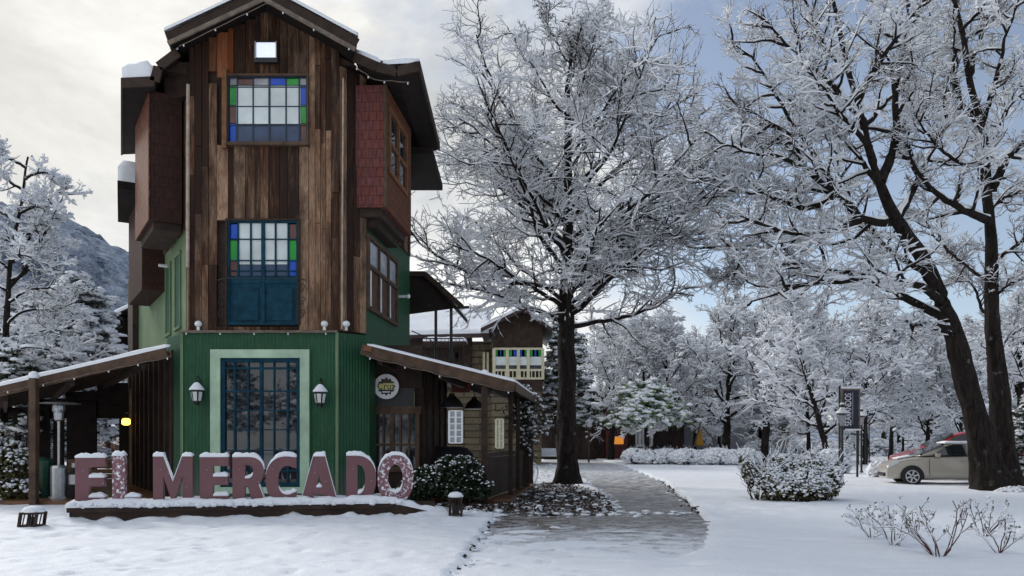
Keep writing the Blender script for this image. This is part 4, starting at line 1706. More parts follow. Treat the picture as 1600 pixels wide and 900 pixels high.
def lantern_bollard(base, w, h, label, tilt):
    t = thing('garden_lantern', label, 'garden lantern', tuple(base))
    x, y, z = base
    m = MB()
    for sx in (-1, 1):
        for sy in (-1, 1):
            m.beam((x + sx * w / 2, y + sy * w / 2, z - .05), (x + sx * w / 2 + tilt, y + sy * w / 2, z + h), w * .16)
    for zz in (.04, h * .93):
        tt = tilt * zz / h
        for sx in (-1, 1):
            m.beam((x + sx * w / 2 + tt, y - w / 2, z + zz), (x + sx * w / 2 + tt, y + w / 2, z + zz), w * .12)
            m.beam((x - w / 2 + tt, y + sx * w / 2, z + zz), (x + w / 2 + tt, y + sx * w / 2, z + zz), w * .12)
    for k in range(1, 4):
        for sy in (-1, 1):
            m.beam((x - w / 2 + w * k / 4, y + sy * w / 2, z + .03), (x - w / 2 + w * k / 4 + tilt, y + sy * w / 2, z + h * .95), w * .06)
    m.build('frame', 'dark_timber', t)
    MB().lathe((x + tilt / 2, y, z), [(w * .28, .02), (w * .30, h * .6), (w * .12, h * .7)], 10).build('lamp', 'black_iron', t)
    g = np.random.default_rng(int(w * 1000))
    m = MB()
    m.lathe((x + tilt, y, z + h), [(w * .64, 0), (w * .68, .03), (w * .5, .085), (w * .2, .11)], 14)
    m.build('snow', 'twig_snow', t, smooth=True)
# ------------------------------------------------------------------ ground and paths
PATH = [(-1.15, 2), (-.33, 18.4), (2.25, 18.4), (2.75, 25), (3.0, 33), (3.05, 40), (2.6, 60), (2.6, 73), (7.2, 73), (7.2, 52), (5.9, 32), (4.35, 19.3), (4.1, 17.6), (3.0, 13.2), (2.1, 10), (1.9, 2)]
BED = [(-2.9, 18.75), (-.5, 18.25), (2.25, 18.25), (2.78, 25), (2.3, 29.5), (2.6, 31.5), (.3, 31.5), (-.3, 27), (-.9, 22.5), (-2.6, 21)]
COBB = [(.3, 31.2), (2.9, 31.2), (3.0, 40), (2.55, 60), (2.55, 72), (.9, 72), (1.0, 50)]


def inside(poly_, X, Y):
    r = np.zeros(X.shape, bool)
    n = len(poly_)
    for i in range(n):
        (x0, y0), (x1, y1) = poly_[i], poly_[(i + 1) % n]
        if y0 == y1:
            continue
        c = ((y0 > Y) != (y1 > Y)) & (X < (x1 - x0) * (Y - y0) / (y1 - y0) + x0)
        r ^= c
    return r


def gridmesh(name, X, Y, Z, mat, keep=None):
    nu, nv = X.shape
    idx = np.arange(nu * nv).reshape(nu, nv)
    q = np.stack([idx[:-1, :-1], idx[:-1, 1:], idx[1:, 1:], idx[1:, :-1]], -1).reshape(-1, 4)
    if keep is not None:
        q = q[keep.ravel()[q].all(1)]
    return mesh_np(name, np.stack([X, Y, Z], -1).reshape(-1, 3), q, mat, smooth=True)


def ground():
    Yr = np.concatenate([np.linspace(-120, 6, 24)[:-1], np.arange(6, 26, .055), np.geomspace(26, 90, 260), np.geomspace(92, 3000, 60)])
    W = np.where(Yr < 6, 130.0, .72 * np.abs(Yr) + 8)
    W[:23] = np.linspace(150, 12.5, 23)
    s = np.linspace(-1, 1, 430)
    X = W[:, None] * s[None]
    Y = np.repeat(Yr[:, None], 430, 1)
    jx = (fbm(X * 2.3, Y * 2.3, 5, 3) - .5) * .45
    jy = (fbm(X * 2.3, Y * 2.3, 6, 3) - .5) * .45
    near = np.clip((90 - Y) / 40, 0, 1)
    jk = np.clip((Y - 17) / 4, .25, 1) * .7
    m = inside(PATH, X + jx * jk, Y + jy * jk) | inside(BED, X + jx * jk, Y + jy * jk) | inside(COBB, X + jx * jk, Y + jy * jk)
    Z = .05 + .05 * fbm(X * .55, Y * .55, 1, 3) + .05 * (fbm(X * 3.1, Y * 3.1, 2, 4) - .5) * near
    # footprints and pockets near the path and the sign
    fp = noise2(X * 3.3, Y * 3.3, 77)
    Z -= np.clip(fp - .80, 0, .2) * .25 * near * (np.abs(X) < 9)
    Z += (fbm(X * 9, Y * 9, 12, 2) - .5) * .028 * np.clip((30 - Y) / 12, 0, 1)
    # lumps piled along the foot of the letter plinth
    pa, pb = np.array((-8.62, 16.2)), np.array((-1.35, 17.6))
    pd = (pb - pa) / np.linalg.norm(pb - pa)
    tt = np.clip((X - pa[0]) * pd[0] + (Y - pa[1]) * pd[1], -.2, np.linalg.norm(pb - pa))
    dd = np.hypot(X - pa[0] - tt * pd[0], Y - pa[1] - tt * pd[1])
    Z += np.clip(1 - dd / .42, 0, 1) * np.clip(fbm(X * 3.3, Y * 9, 15, 5) - .30, 0, 1) * .24 * near
    gp = np.random.default_rng(8)
    for k in range(420):
        x0, y0 = gp.uniform(-11, 9), gp.uniform(9.5, 24)
        if k < 60:
            y0 = 15.6 + gp.normal(0, .5)
            x0 = gp.uniform(-9, -.5)
        r_, d_ = gp.uniform(.06, .14), gp.uniform(.02, .08)
        i0, i1 = np.searchsorted(Yr, [y0 - .4, y0 + .4])
        Z[i0:i1] -= d_ * np.exp(-((X[i0:i1] - x0) ** 2 + (Y[i0:i1] - y0) ** 2) / r_ ** 2)
    # thin trampled snow over the near end of the walk, melting out ragged further up
    thin = m & (fbm(X * 2.2, Y * 2.6, 33, 4) > .36 + (Y - 11.4) * .085) & (Y < 18.0)
    Zt = .012 + .014 * fbm(X * 6, Y * 6, 34, 3)
    Z = np.where(thin, Zt, np.where(m, -.05, Z))
    # a few footprints pressed through to the paving
    for (x0, y0), (x1, y1), n in (((.35, 8.5), (1.25, 18), 15), ((1.15, 9), (.35, 17.5), 13), ((-.2, 10), (.9, 16.5), 9)):
        d = np.array((x1 - x0, y1 - y0)) / math.hypot(x1 - x0, y1 - y0)
        for k in range(n):
            if gp.random() < .25:
                continue
            c = np.array((x0, y0)) + (np.array((x1, y1)) - (x0, y0)) * (k + .3 * gp.random()) / n + np.array((-d[1], d[0])) * .13 * (-1) ** k
            i0, i1 = np.searchsorted(Yr, [c[1] - .5, c[1] + .5])
            a_ = (X[i0:i1] - c[0]) * d[0] + (Y[i0:i1] - c[1]) * d[1]
            b_ = -(X[i0:i1] - c[0]) * d[1] + (Y[i0:i1] - c[1]) * d[0]
            Z[i0:i1] -= gp.uniform(.018, .04) * np.exp(-(a_ / .15) ** 4 - (b_ / .075) ** 4)
    for _ in range(10):
        S_ = Z.copy()
        S_[:, 1:-1] = (Z[:, :-2] + Z[:, 1:-1] + Z[:, 2:]) / 3
        near_r = (Y < 17.0) & (X > .9) & (X < 7)
        Z = np.where(near_r & ~(m & ~thin), S_, Z)
    o = gridmesh('snow_ground', X, Y, Z, 'snow')
    tag(o, 'untrodden snow covering the lawn', None, None, 'structure')

    def sheet(name, P, mat, z, res, amp=0, label=''):
        a = np.array(P)
        xs = np.arange(a[:, 0].min() - .3, a[:, 0].max() + .3, res)
        ys = np.arange(a[:, 1].min() - .3, a[:, 1].max() + .3, res * (1 if amp else 2))
        X, Y = np.meshgrid(xs, ys, indexing='ij')
        Z = z + amp * (fbm(X * 4, Y * 4, 9, 4) - .4)
        q = .25
        k = inside([(x + (x - a[:, 0].mean()) * .03, y) for x, y in P], X, Y)
        o = gridmesh(name, X, Y, Z, mat, k)
        tag(o, label, None, None, 'structure')
    sheet('path', [(x + (.9 if i > 7 else -.7), y) for i, (x, y) in enumerate(PATH)], 'path_stone', 0, .25, 0, 'stone walk with worn patches of snow')
    sheet('soil_bed', BED, 'bed_soil', .006, .05, .13, 'dark leaf strewn soil around the tall tree, patched with snow')
    sheet('cobbled_path', [(x + (-.4 if x < 1.5 else 0), y) for x, y in COBB], 'cobbles', .004, .25, 0, 'cobbled strip under thin snow behind the tall tree')
    # ragged clumps along the edges of the walk, leaf litter in the bed
    g = np.random.default_rng(61)

    def along(P, n, sp):
        P = np.array(P, float)
        seg = np.linalg.norm(np.diff(P, axis=0), axis=1)
        s_ = g.random(n) * seg.sum()
        c = np.concatenate([[0], np.cumsum(seg)])
        return np.stack([np.interp(s_, c, P[:, 0]), np.interp(s_, c, P[:, 1])], 1) + g.normal(0, sp, (n, 2))
    E1 = along([(-.6, 18.25), (2.3, 18.3), (4.2, 18.7)], 90, .25)
    E2 = along([(2.28, 18.3), (2.78, 25), (2.5, 31)], 150, .16)
    E3 = along([(4.15, 17.2), (4.2, 18), (4.4, 19.4), (5.9, 32), (7.2, 52)], 200, .13)
    E4 = np.concatenate([along([(-.75, 10), (-.35, 18.3)], 60, .10)])
    E5 = np.stack([g.uniform(-2.2, 2.6, 260), g.uniform(18.5, 30, 260)], 1)
    E6 = along([(-2.6, 18.9), (-.5, 18.5)], 160, .3)
    C = np.concatenate([E1, E2, E3, E4, E5, E6])
    r_ = .012 + .06 * g.random((len(C), 1)) ** 3
    S = np.concatenate([r_ * 1.9, r_ * 1.3, r_ * .6], 1)
    o = mesh_np('snow_clumps', *blobs(np.concatenate([C, np.full((len(C), 1), .02) + .05 * (np.arange(len(C)) >= len(C) - 420)[:, None]], 1), S, g, 1, .22), 'snow', smooth=True)
    tag(o, 'crumbled snow clumps along the edges of the walk and the soil bed', 'snow', None, 'stuff')
    L1 = np.stack([g.uniform(-2.6, 2.6, 2600), 18.5 + 12.5 * g.random(2600) ** 1.3], 1)
    L1 = L1[inside(BED, L1[:, 0], L1[:, 1])]
    L2 = along([(4.15, 17.8), (4.38, 19.3), (5.1, 25.5), (5.9, 32)], 260, .09)
    L3 = along([(-.72, 10.5), (-.42, 18.2)], 110, .05)
    C = np.concatenate([L1, L2, L3])
    z = np.concatenate([np.full(len(L1), .075), np.full(len(L2), .02), np.full(len(L3), .015)]) + g.random(len(C)) * .02
    o = mesh_np('leaf_litter', *leaves(np.concatenate([C, z[:, None]], 1), .042, g, .6, .25), 'dark_timber')
    tag(o, 'fallen brown leaves and bark crumbs on the soil bed and path edges', 'leaves', None, 'stuff')
    # mountain
    xs = np.linspace(-1500, 500, 260)
    t = np.linspace(0, 1, 130)
    ridge = np.interp(xs, [-1500, -900, -700, -554, -485, -450, -415, -277, -104, 60, 500], [300, 262, 262, 248, 243, 224, 205, 112, 38, 22, 12])
    X, T = np.meshgrid(xs, t, indexing='ij')
    X = X + 0
    Y = 430 + 620 * T
    prof = np.where(T < .76, np.sin(np.clip(T / .76, 0, 1) * math.pi / 2) ** 1.2, 1 - (T - .76) * 1.2)
    Z = ridge[:, None] * prof
    Z = Z + (fbm(X * .09, Y * .09, 41, 4) - .5) * 16 * np.clip(prof * 2, 0, 1) + (fbm(X * .012, Y * .012, 44, 3) - .5) * 20 * np.clip(prof * 1.4, 0, 1) * np.clip(.76 - T, 0, 1) - 1
    o = gridmesh('mountain', X, Y, Z, 'mountain_forest')
    tag(o, 'snow dusted forested mountain', None, None, 'structure')


# ------------------------------------------------------------------ other buildings
def stone_house():
    Y = 56.0
    q = lambda px, py, dy=0: at(px, py, Y + dy)
    X = lambda px, dy=0: (px - CX) / F * (Y + dy)
    Z = lambda py, dy=0: EYE + (HY - py) / F * (Y + dy)
    h = thing('stone_house', 'stone block house with a gabled upper storey of cream windows and coloured glass', 'house', (-2, Y + 3, 0))
    m = MB()
    m.box(X(768), X(846), Y, Y + 7, 0, Z(505))
    m.hexa([(X(768), Y, Z(505)), (X(846), Y, Z(505)), (X(846), Y + 7, Z(505)), (X(768), Y + 7, Z(505))],
           [(X(818), Y, Z(484)), (X(820), Y, Z(484)), (X(820), Y + 7, Z(484)), (X(818), Y + 7, Z(484))])
    m.box(X(640), X(768), Y + 1.2, Y + 8, 0, Z(530))
    w = m.build('wall', 'stone_blocks', h)
    m = MB().box(X(770), X(848), Y - .10, Y - .003, Z(612), Z(512))
    m.hexa([(X(770), Y - .1, Z(512)), (X(848), Y - .1, Z(512)), (X(848), Y - .003, Z(512)), (X(770), Y - .003, Z(512))],
           [(X(816), Y - .1, Z(493)), (X(820), Y - .1, Z(493)), (X(820), Y - .003, Z(493)), (X(816), Y - .003, Z(493))])
    m.build('timber_front', 'dark_timber', h)
    MB().box(X(640, 1.2), X(738, 1.2), Y + 1.1, Y + 1.197, Z(612, 1.2), Z(528, 1.2)).build('timber_front', 'dark_timber', h)
    # cream window band: 3 bays
    m = MB()
    x0, x1, z0, z1 = X(772), X(848), Z(593), Z(545)
    for f in (0, .272, .50, .70, 1):
        xc = x0 + f * (x1 - x0)
        m.box(xc - .10, xc + .10, Y - .25, Y - .1, z0, z1)
    for zz in (z0 + .06, z0 + .62, z1 - .02):
        m.box(x0, x1, Y - .24, Y - .11, zz - .07, zz + .07)
    for k in range(1, 13):
        xc = x0 + k / 13 * (x1 - x0)
        m.box(xc - .035, xc + .035, Y - .22, Y - .12, z0, z0 + .56)
    wb = m.build('window_band', 'cream_paint', h)
    fr = [(0, .272), (.272, .50), (.50, .70), (.70, 1)]
    for a, b in fr:
        xa, xb = x0 + a * (x1 - x0) + .1, x0 + b * (x1 - x0) - .1
        MB().box(xa, xb, Y - .16, Y - .14, z0 + .95, z1 - .55).build('pane', 'pale_pane', wb)
        MB().box(xa, xb, Y - .16, Y - .14, z0 + .69, z0 + .94).build('pane', 'shop_glass', wb)
        n = 3 if b - a > .25 else 2
        for k in range(n):
            xc = xa + (k + .5) / n * (xb - xa)
            MB().box(xc - .20, xc + .20, Y - .17, Y - .14, z1 - .52, z1 - .06).build('pane', ('glass_green', 'glass_blue')[k % 2] if (a < .3 or a > .6) else ('glass_blue', 'glass_green')[k % 2], wb)
    # recessed side light
    m = MB()
    for px in (756, 762):
        m.box(X(px, .8) - .08, X(px, .8) + .08, Y + .95, Y + 1.15, Z(580), Z(548))
    m.build('side_light', 'cream_paint', h)
    # roofs with snow
    m = MB()
    zr, ze = Z(484), Z(516)
    xr, xa, xb = X(818), X(752), X(862)
    for xe in (xa, xb):
        t = [np.array(p) for p in ((xe, Y - 1.0, ze), (xr, Y - 1.0, zr), (xr, Y + 8, zr), (xe, Y + 8, ze))]
        if xe > xr:
            t = [t[1], t[0], t[3], t[2]]
        m.hexa([p - (0, 0, .22) for p in t], t)
    t = [np.array(p) for p in ((X(636), Y - .2, Z(524)), (X(764), Y - .2, Z(521)), (X(764), Y + 4.5, Z(470)), (X(600), Y + 4.5, Z(470)))]
    m.hexa([p - (0, 0, .3) for p in t], t)
    rf = m.build('roof', 'roof_metal', h)
    snow_strip('snow', [(xa, Y - 1.05, ze), (xr, Y - 1.05, zr), (xr, Y + 8, zr), (xa, Y + 8, ze)], .003, .28, rf, 51, step=.2)
    snow_strip('snow', [(xr, Y - 1.05, zr), (xb, Y - 1.05, ze), (xb, Y + 8, ze), (xr, Y + 8, zr)], .003, .22, rf, 52, step=.2)
    snow_strip('snow', list(t), .003, .24, rf, 53, step=.2)
    MB().box(X(664), X(730), Y - 1.4, Y + .8, Z(537) - .2, Z(537)).build('canopy', 'dark_timber', h)
    snow_strip('snow', [(X(664), Y - 1.4, Z(537)), (X(730), Y - 1.4, Z(537)), (X(730), Y + .8, Z(537)), (X(664), Y + .8, Z(537))], .003, .3, rf, 54, step=.2)
    # ground floor window, blue tinted, and an upper one
    def win(px0, px1, py0, py1, dy, glass, nm='window', fm='white_paint', bars=3):
        m = MB()
        a, b, c, d = X(px0, dy), X(px1, dy), Z(py1, dy), Z(py0, dy)
        yy = Y + dy
        for k in range(3):
            xc = a + (b - a) * k / 2
            m.box(xc - .07, xc + .07, yy - .10, yy + .02, c, d)
        for k in range(bars + 2):
            zc = c + (d - c) * k / (bars + 1)
            m.box(a, b, yy - .09, yy + .01, zc - .04, zc + .04)
        f = m.build(nm, fm, h)
        MB().box(a, b, yy - .04, yy - .02, c, d).build('pane', glass, f)
    win(702, 722, 642, 692, 1.14, 'pale_glass', bars=4)
    win(700, 718, 550, 572, 1.14, 'pale_glass', fm='dark_timber', bars=1)
    win(775, 786, 655, 700, -.03, 'pale_glass', fm='cream_paint', bars=3)


def back_shops():
    Y = 72.0
    X = lambda px: (px - CX) / F * Y
    Z = lambda py: EYE + (HY - py) / F * Y
    s = thing('shop_building', 'dark low shop building with a lit red door behind the green conifer', 'shop', (X(955), Y + 3, 0))
    m = MB().box(X(845), X(1068), Y, Y + 6, 0, Z(608))
    m.build('wall', 'shop_wall', s)
    m = MB()
    for px in (860, 884, 905, 926, 942, 984, 990, 1028, 1046, 1066):
        m.box(X(px) - .14, X(px) + .14, Y - .16, Y - .003, 0, Z(612))
    m.build('post', 'dark_timber', s)
    m = MB()
    m.hexa([(X(840), Y - 1.6, Z(616)), (X(1072), Y - 1.6, Z(616)), (X(1072), Y + 6.5, Z(575)), (X(840), Y + 6.5, Z(575))],
           [(X(840), Y - 1.6, Z(613)), (X(1072), Y - 1.6, Z(613)), (X(1072), Y + 6.5, Z(572)), (X(840), Y + 6.5, Z(572))])
    r = m.build('roof', 'roof_metal', s)
    snow_strip('snow', [(X(840), Y - 1.6, Z(613)), (X(1072), Y - 1.6, Z(613)), (X(1072), Y + 6.5, Z(572)), (X(840), Y + 6.5, Z(572))], .003, .3, r, 61, step=.3)
    # red framed shop door with coloured display and a lit orange panel
    m = MB()
    for a, b, c, d in ((946, 952, 718, 640), (974, 980, 718, 640), (952, 974, 645, 640), (952, 974, 718, 694)):
        m.box(X(a), X(b), Y - .22, Y - .05, max(Z(c), .02), Z(d))
    dr = m.build('door', 'shop_red', s)
    MB().box(X(952), X(974), Y - .12, Y - .08, Z(694), Z(682)).build('lit_panel', 'lit_orange', dr)
    MB().box(X(952), X(974), Y - .12, Y - .08, Z(660), Z(646)).build('display', 'pale_glass', dr)
    MB().box(X(952), X(962), Y - .125, Y - .08, Z(680), Z(664)).build('display', 'glass_blue', dr)
    MB().box(X(963), X(974), Y - .125, Y - .08, Z(680), Z(664)).build('display', 'glass_brown', dr)
    # arched white window
    m = MB()
    x0, x1, zb, zt = X(993), X(1018), Z(696), Z(660)
    for k in range(5):
        xc = x0 + (x1 - x0) * k / 4
        m.box(xc - .09, xc + .09, Y - .14, Y - .02, zb, zt + .5 * math.sin(math.pi * k / 4))
    m.box(x0, x1, Y - .13, Y - .03, zb - .1, zb + .1)
    m.tube([((x0 + x1) / 2 + (x1 - x0) / 2 * math.cos(a), Y - .08, zt + .75 * math.sin(a)) for a in np.linspace(0, math.pi, 12)], .10, 6)
    w = m.build('arched_window', 'white_paint', s)
    MB().box(x0, x1, Y - .06, Y - .02, zb, zt + .4).build('pane', 'pale_glass', w)
    # plain grey hall
    Y2 = 78.0
    t = thing('grey_hall', 'plain grey rendered hall behind the snowy park trees', 'building', (22, Y2 + 3, 0))
    X2 = lambda px: (px - CX) / F * Y2
    MB().box(X2(1060), X2(1235), Y2, Y2 + 6, 0, 4.6).build('wall', 'grey_wall', t)
    m = MB().box(X2(1056), X2(1240), Y2 - .5, Y2 + 6.4, 4.6, 4.8)
    rr = m.build('roof', 'roof_metal', t)
    snow_strip('snow', [(X2(1056), Y2 - .5, 4.8), (X2(1240), Y2 - .5, 4.8), (X2(1240), Y2 + 6.4, 4.8), (X2(1056), Y2 + 6.4, 4.8)], .003, .3, rr, 62, step=.4)
    m = MB()
    for px in (1180, 1195, 1222):
        m.box(X2(px) - .6, X2(px) + .6, Y2 - .05, Y2 + .05, 1.0, 3.2)
    m.build('window', 'shop_glass', t)


def yellow_house():
    Y = 40.0
    q = lambda px: (px - CX) / F * Y
    Z = lambda py: EYE + (HY - py) / F * Y
    h = thing('yellow_house', 'yellow house with a dark eave and a snowy roof beyond the terrace porch', 'house', (q(225), Y + 2, 0))
    MB().box(q(199), q(300), Y, Y + 5, 0, Z(497)).build('wall', 'yellow_paint', h)
    m = MB()
    for px in (207, 213):
        m.box(q(px) - .07, q(px) + .07, Y - .08, Y - .003, Z(545), Z(499))
    m.build('window_frame', 'orange_timber', h)
    m = MB()
    # near gable roof: the steep dark underside is what shows
    a, b = np.array((q(178), Y - .8, Z(548))), np.array((q(187), Y - .8, Z(497)))
    c, d = np.array((q(187), Y - .8, Z(497))), np.array((q(232), Y - .8, Z(476)))
    for p, r_ in ((a, b), (c, d)):
        t = [p, r_, r_ + (-.8, 6, 0), p + (-.8, 6, 0)]
        m.hexa([x + (.35 if p is a else 0, 0, -.1) for x in t], t)
    e = np.array((q(300), Y - .8, Z(497)))
    t = [d, e, e + (-.8, 6, 0), d + (-.8, 6, 0)]
    m.hexa([x - (0, 0, .1) for x in t], t)
    m.hexa([(q(180), Y - .6, Z(548)), (q(200), Y - .6, Z(548)), (q(200), Y + 4, Z(548)), (q(176), Y + 4, Z(548))],
           [(q(188), Y - .6, Z(498)), (q(200), Y - .6, Z(498)), (q(200), Y + 4, Z(498)), (q(184), Y + 4, Z(498))])
    r = m.build('roof', 'soffit', h)
    snow_strip('snow', [c, d, d + (-.8, 6, 0), c + (-.8, 6, 0)], .003, .22, r, 71)
    snow_strip('snow', [d, e, e + (-.8, 6, 0), d + (-.8, 6, 0)], .003, .22, r, 72)
    # hut seen through the porch
    Y = 50.0
    h = thing('wooden_hut', 'small reddish brown hut with snow on its roof, seen through the terrace porch', 'hut', (q(172), 51, 0))
    q = lambda px: (px - CX) / F * 50.0
    Z = lambda py: EYE + (HY - py) / F * 50.0
    m = MB().box(q(150), q(178), 50, 53, 0, Z(672))
    m.build('wall', 'brown_timber', h)
    MB().box(q(178), q(182), 49.6, 49.8, 0, Z(666)).build('post', 'orange_timber', h)
    rf = MB().hexa([(q(144), 49.2, Z(674)), (q(190), 49.2, Z(674)), (q(190), 54, Z(662)), (q(144), 54, Z(662))],
                   [(q(144), 49.2, Z(672)), (q(190), 49.2, Z(672)), (q(190), 54, Z(660)), (q(144), 54, Z(660))]).build('roof', 'dark_timber', h)
    snow_strip('snow', [(q(144), 49.2, Z(672)), (q(190), 49.2, Z(672)), (q(190), 54, Z(660)), (q(144), 54, Z(660))], .003, .25, rf, 73)
    MB().box(q(150), q(178), 47.6, 49, .0, 1.1).build('counter', 'dark_timber', h)
    snow_strip('snow', [(q(148), 47.6, 1.1), (q(180), 47.6, 1.1), (q(180), 49, 1.1), (q(148), 49, 1.1)], .003, .18, h, 74)


# ------------------------------------------------------------------ street furniture and things
def park_lamp(px, py_base, py_top, label):
    b = gnd(px, py_base)
    Y = b[1]
    H = EYE + (HY - py_top) / F * Y
    t = thing('park_lamp', label, 'lamp post', tuple(b), 'lamp posts along the park drive')
    x, y = b[0], b[1]
    m = MB()
    m.lathe((x, y, 0), [(.09, -.05), (.09, .12), (.05, .2), (.04, H - .95), (.06, H - .93), (.06, H - .88)], 10)
    m.build('pole', 'black_iron', t)
    m = MB()
    m.lathe((x, y, H - .88), [(.08, 0), (.145, .38), (.10, .43), (.05, .40)], 6)
    m.build('lantern', 'glass_grey', t)
    m = MB()
    m.lathe((x, y, H - .46), [(.22, 0), (.22, .03), (.09, .20), (.08, .30), (.10, .33), (.03, .42)], 10)
    m.build('cap', 'black_iron', t)
    m = MB()
    m.lathe((x, y, H - .425), [(.24, 0), (.22, .04), (.10, .15), (.07, .27), (.09, .33), (.04, .38)], 10)
    m.build('snow', 'twig_snow', t, smooth=True)


def banner(px0, px1, py0, py1, py_base, label, text=None):
    Y = EYE * F / (py_base - HY)
    a, b = at(px0, py1, Y), at(px1, py0, Y)
    t = thing('banner_sign', label, 'banner', ((a[0] + b[0]) / 2, Y, 0), 'navy banners on twin posts')
    m = MB()
    for x in (a[0] - .12, b[0] - .02):
        m.tube([(x, Y + .05, -.05), (x, Y + .05, b[2] + (.2 if x < b[0] - .1 else -.2))], .05 * Y / 36, 8)
    m.build('post', 'black_iron', t)
    m = MB()
    f = .07
    for z0, z1 in ((a[2] - f, a[2]), (b[2], b[2] + f)):
        m.box(a[0] - f, b[0] + f, Y - .05, Y + .01, z0, z1)
    for x0, x1 in ((a[0] - f, a[0]), (b[0], b[0] + f)):
        m.box(x0, x1, Y - .05, Y + .01, a[2], b[2])
    m.build('frame', 'grey_timber', t)
    pn = MB().box(a[0], b[0], Y - .03, Y, a[2], b[2]).build('panel', 'banner_navy', t)
    W, H = b[0] - a[0], b[2] - a[2]
    if text:
        me = text_mesh(text, W * .44, .004)
        o = link_mesh('lettering', me, pn)
        xs = [v.co.x for v in me.vertices]
        k = H * .84 / (max(xs) - min(xs))
        o.scale = (k, 1.35, 1)
        o.rotation_euler = (R(90), R(-90), 0)
        c = Vector((a[0] + W * .34, Y - .036, a[2] + H * .50))
        o.location = c - wloc(pn)
        me.materials.append(M['white_paint'])
    MB().box(a[0] + W * .60, a[0] + W * .64, Y - .036, Y - .03, a[2] + H * .12, b[2] - H * .04).build('stripe', 'glass_grey', pn)
    m = MB()
    m.box(a[0] - f, b[0] + f * 1.4, Y - .07, Y + .05, b[2] + f, b[2] + f + .09)
    m.box(a[0] + W * .1, b[0] + f * 1.4, Y - .09, Y + .02, a[2] - f, a[2] - f + .07)
    m.build('snow', 'twig_snow', t, bevel=.025)


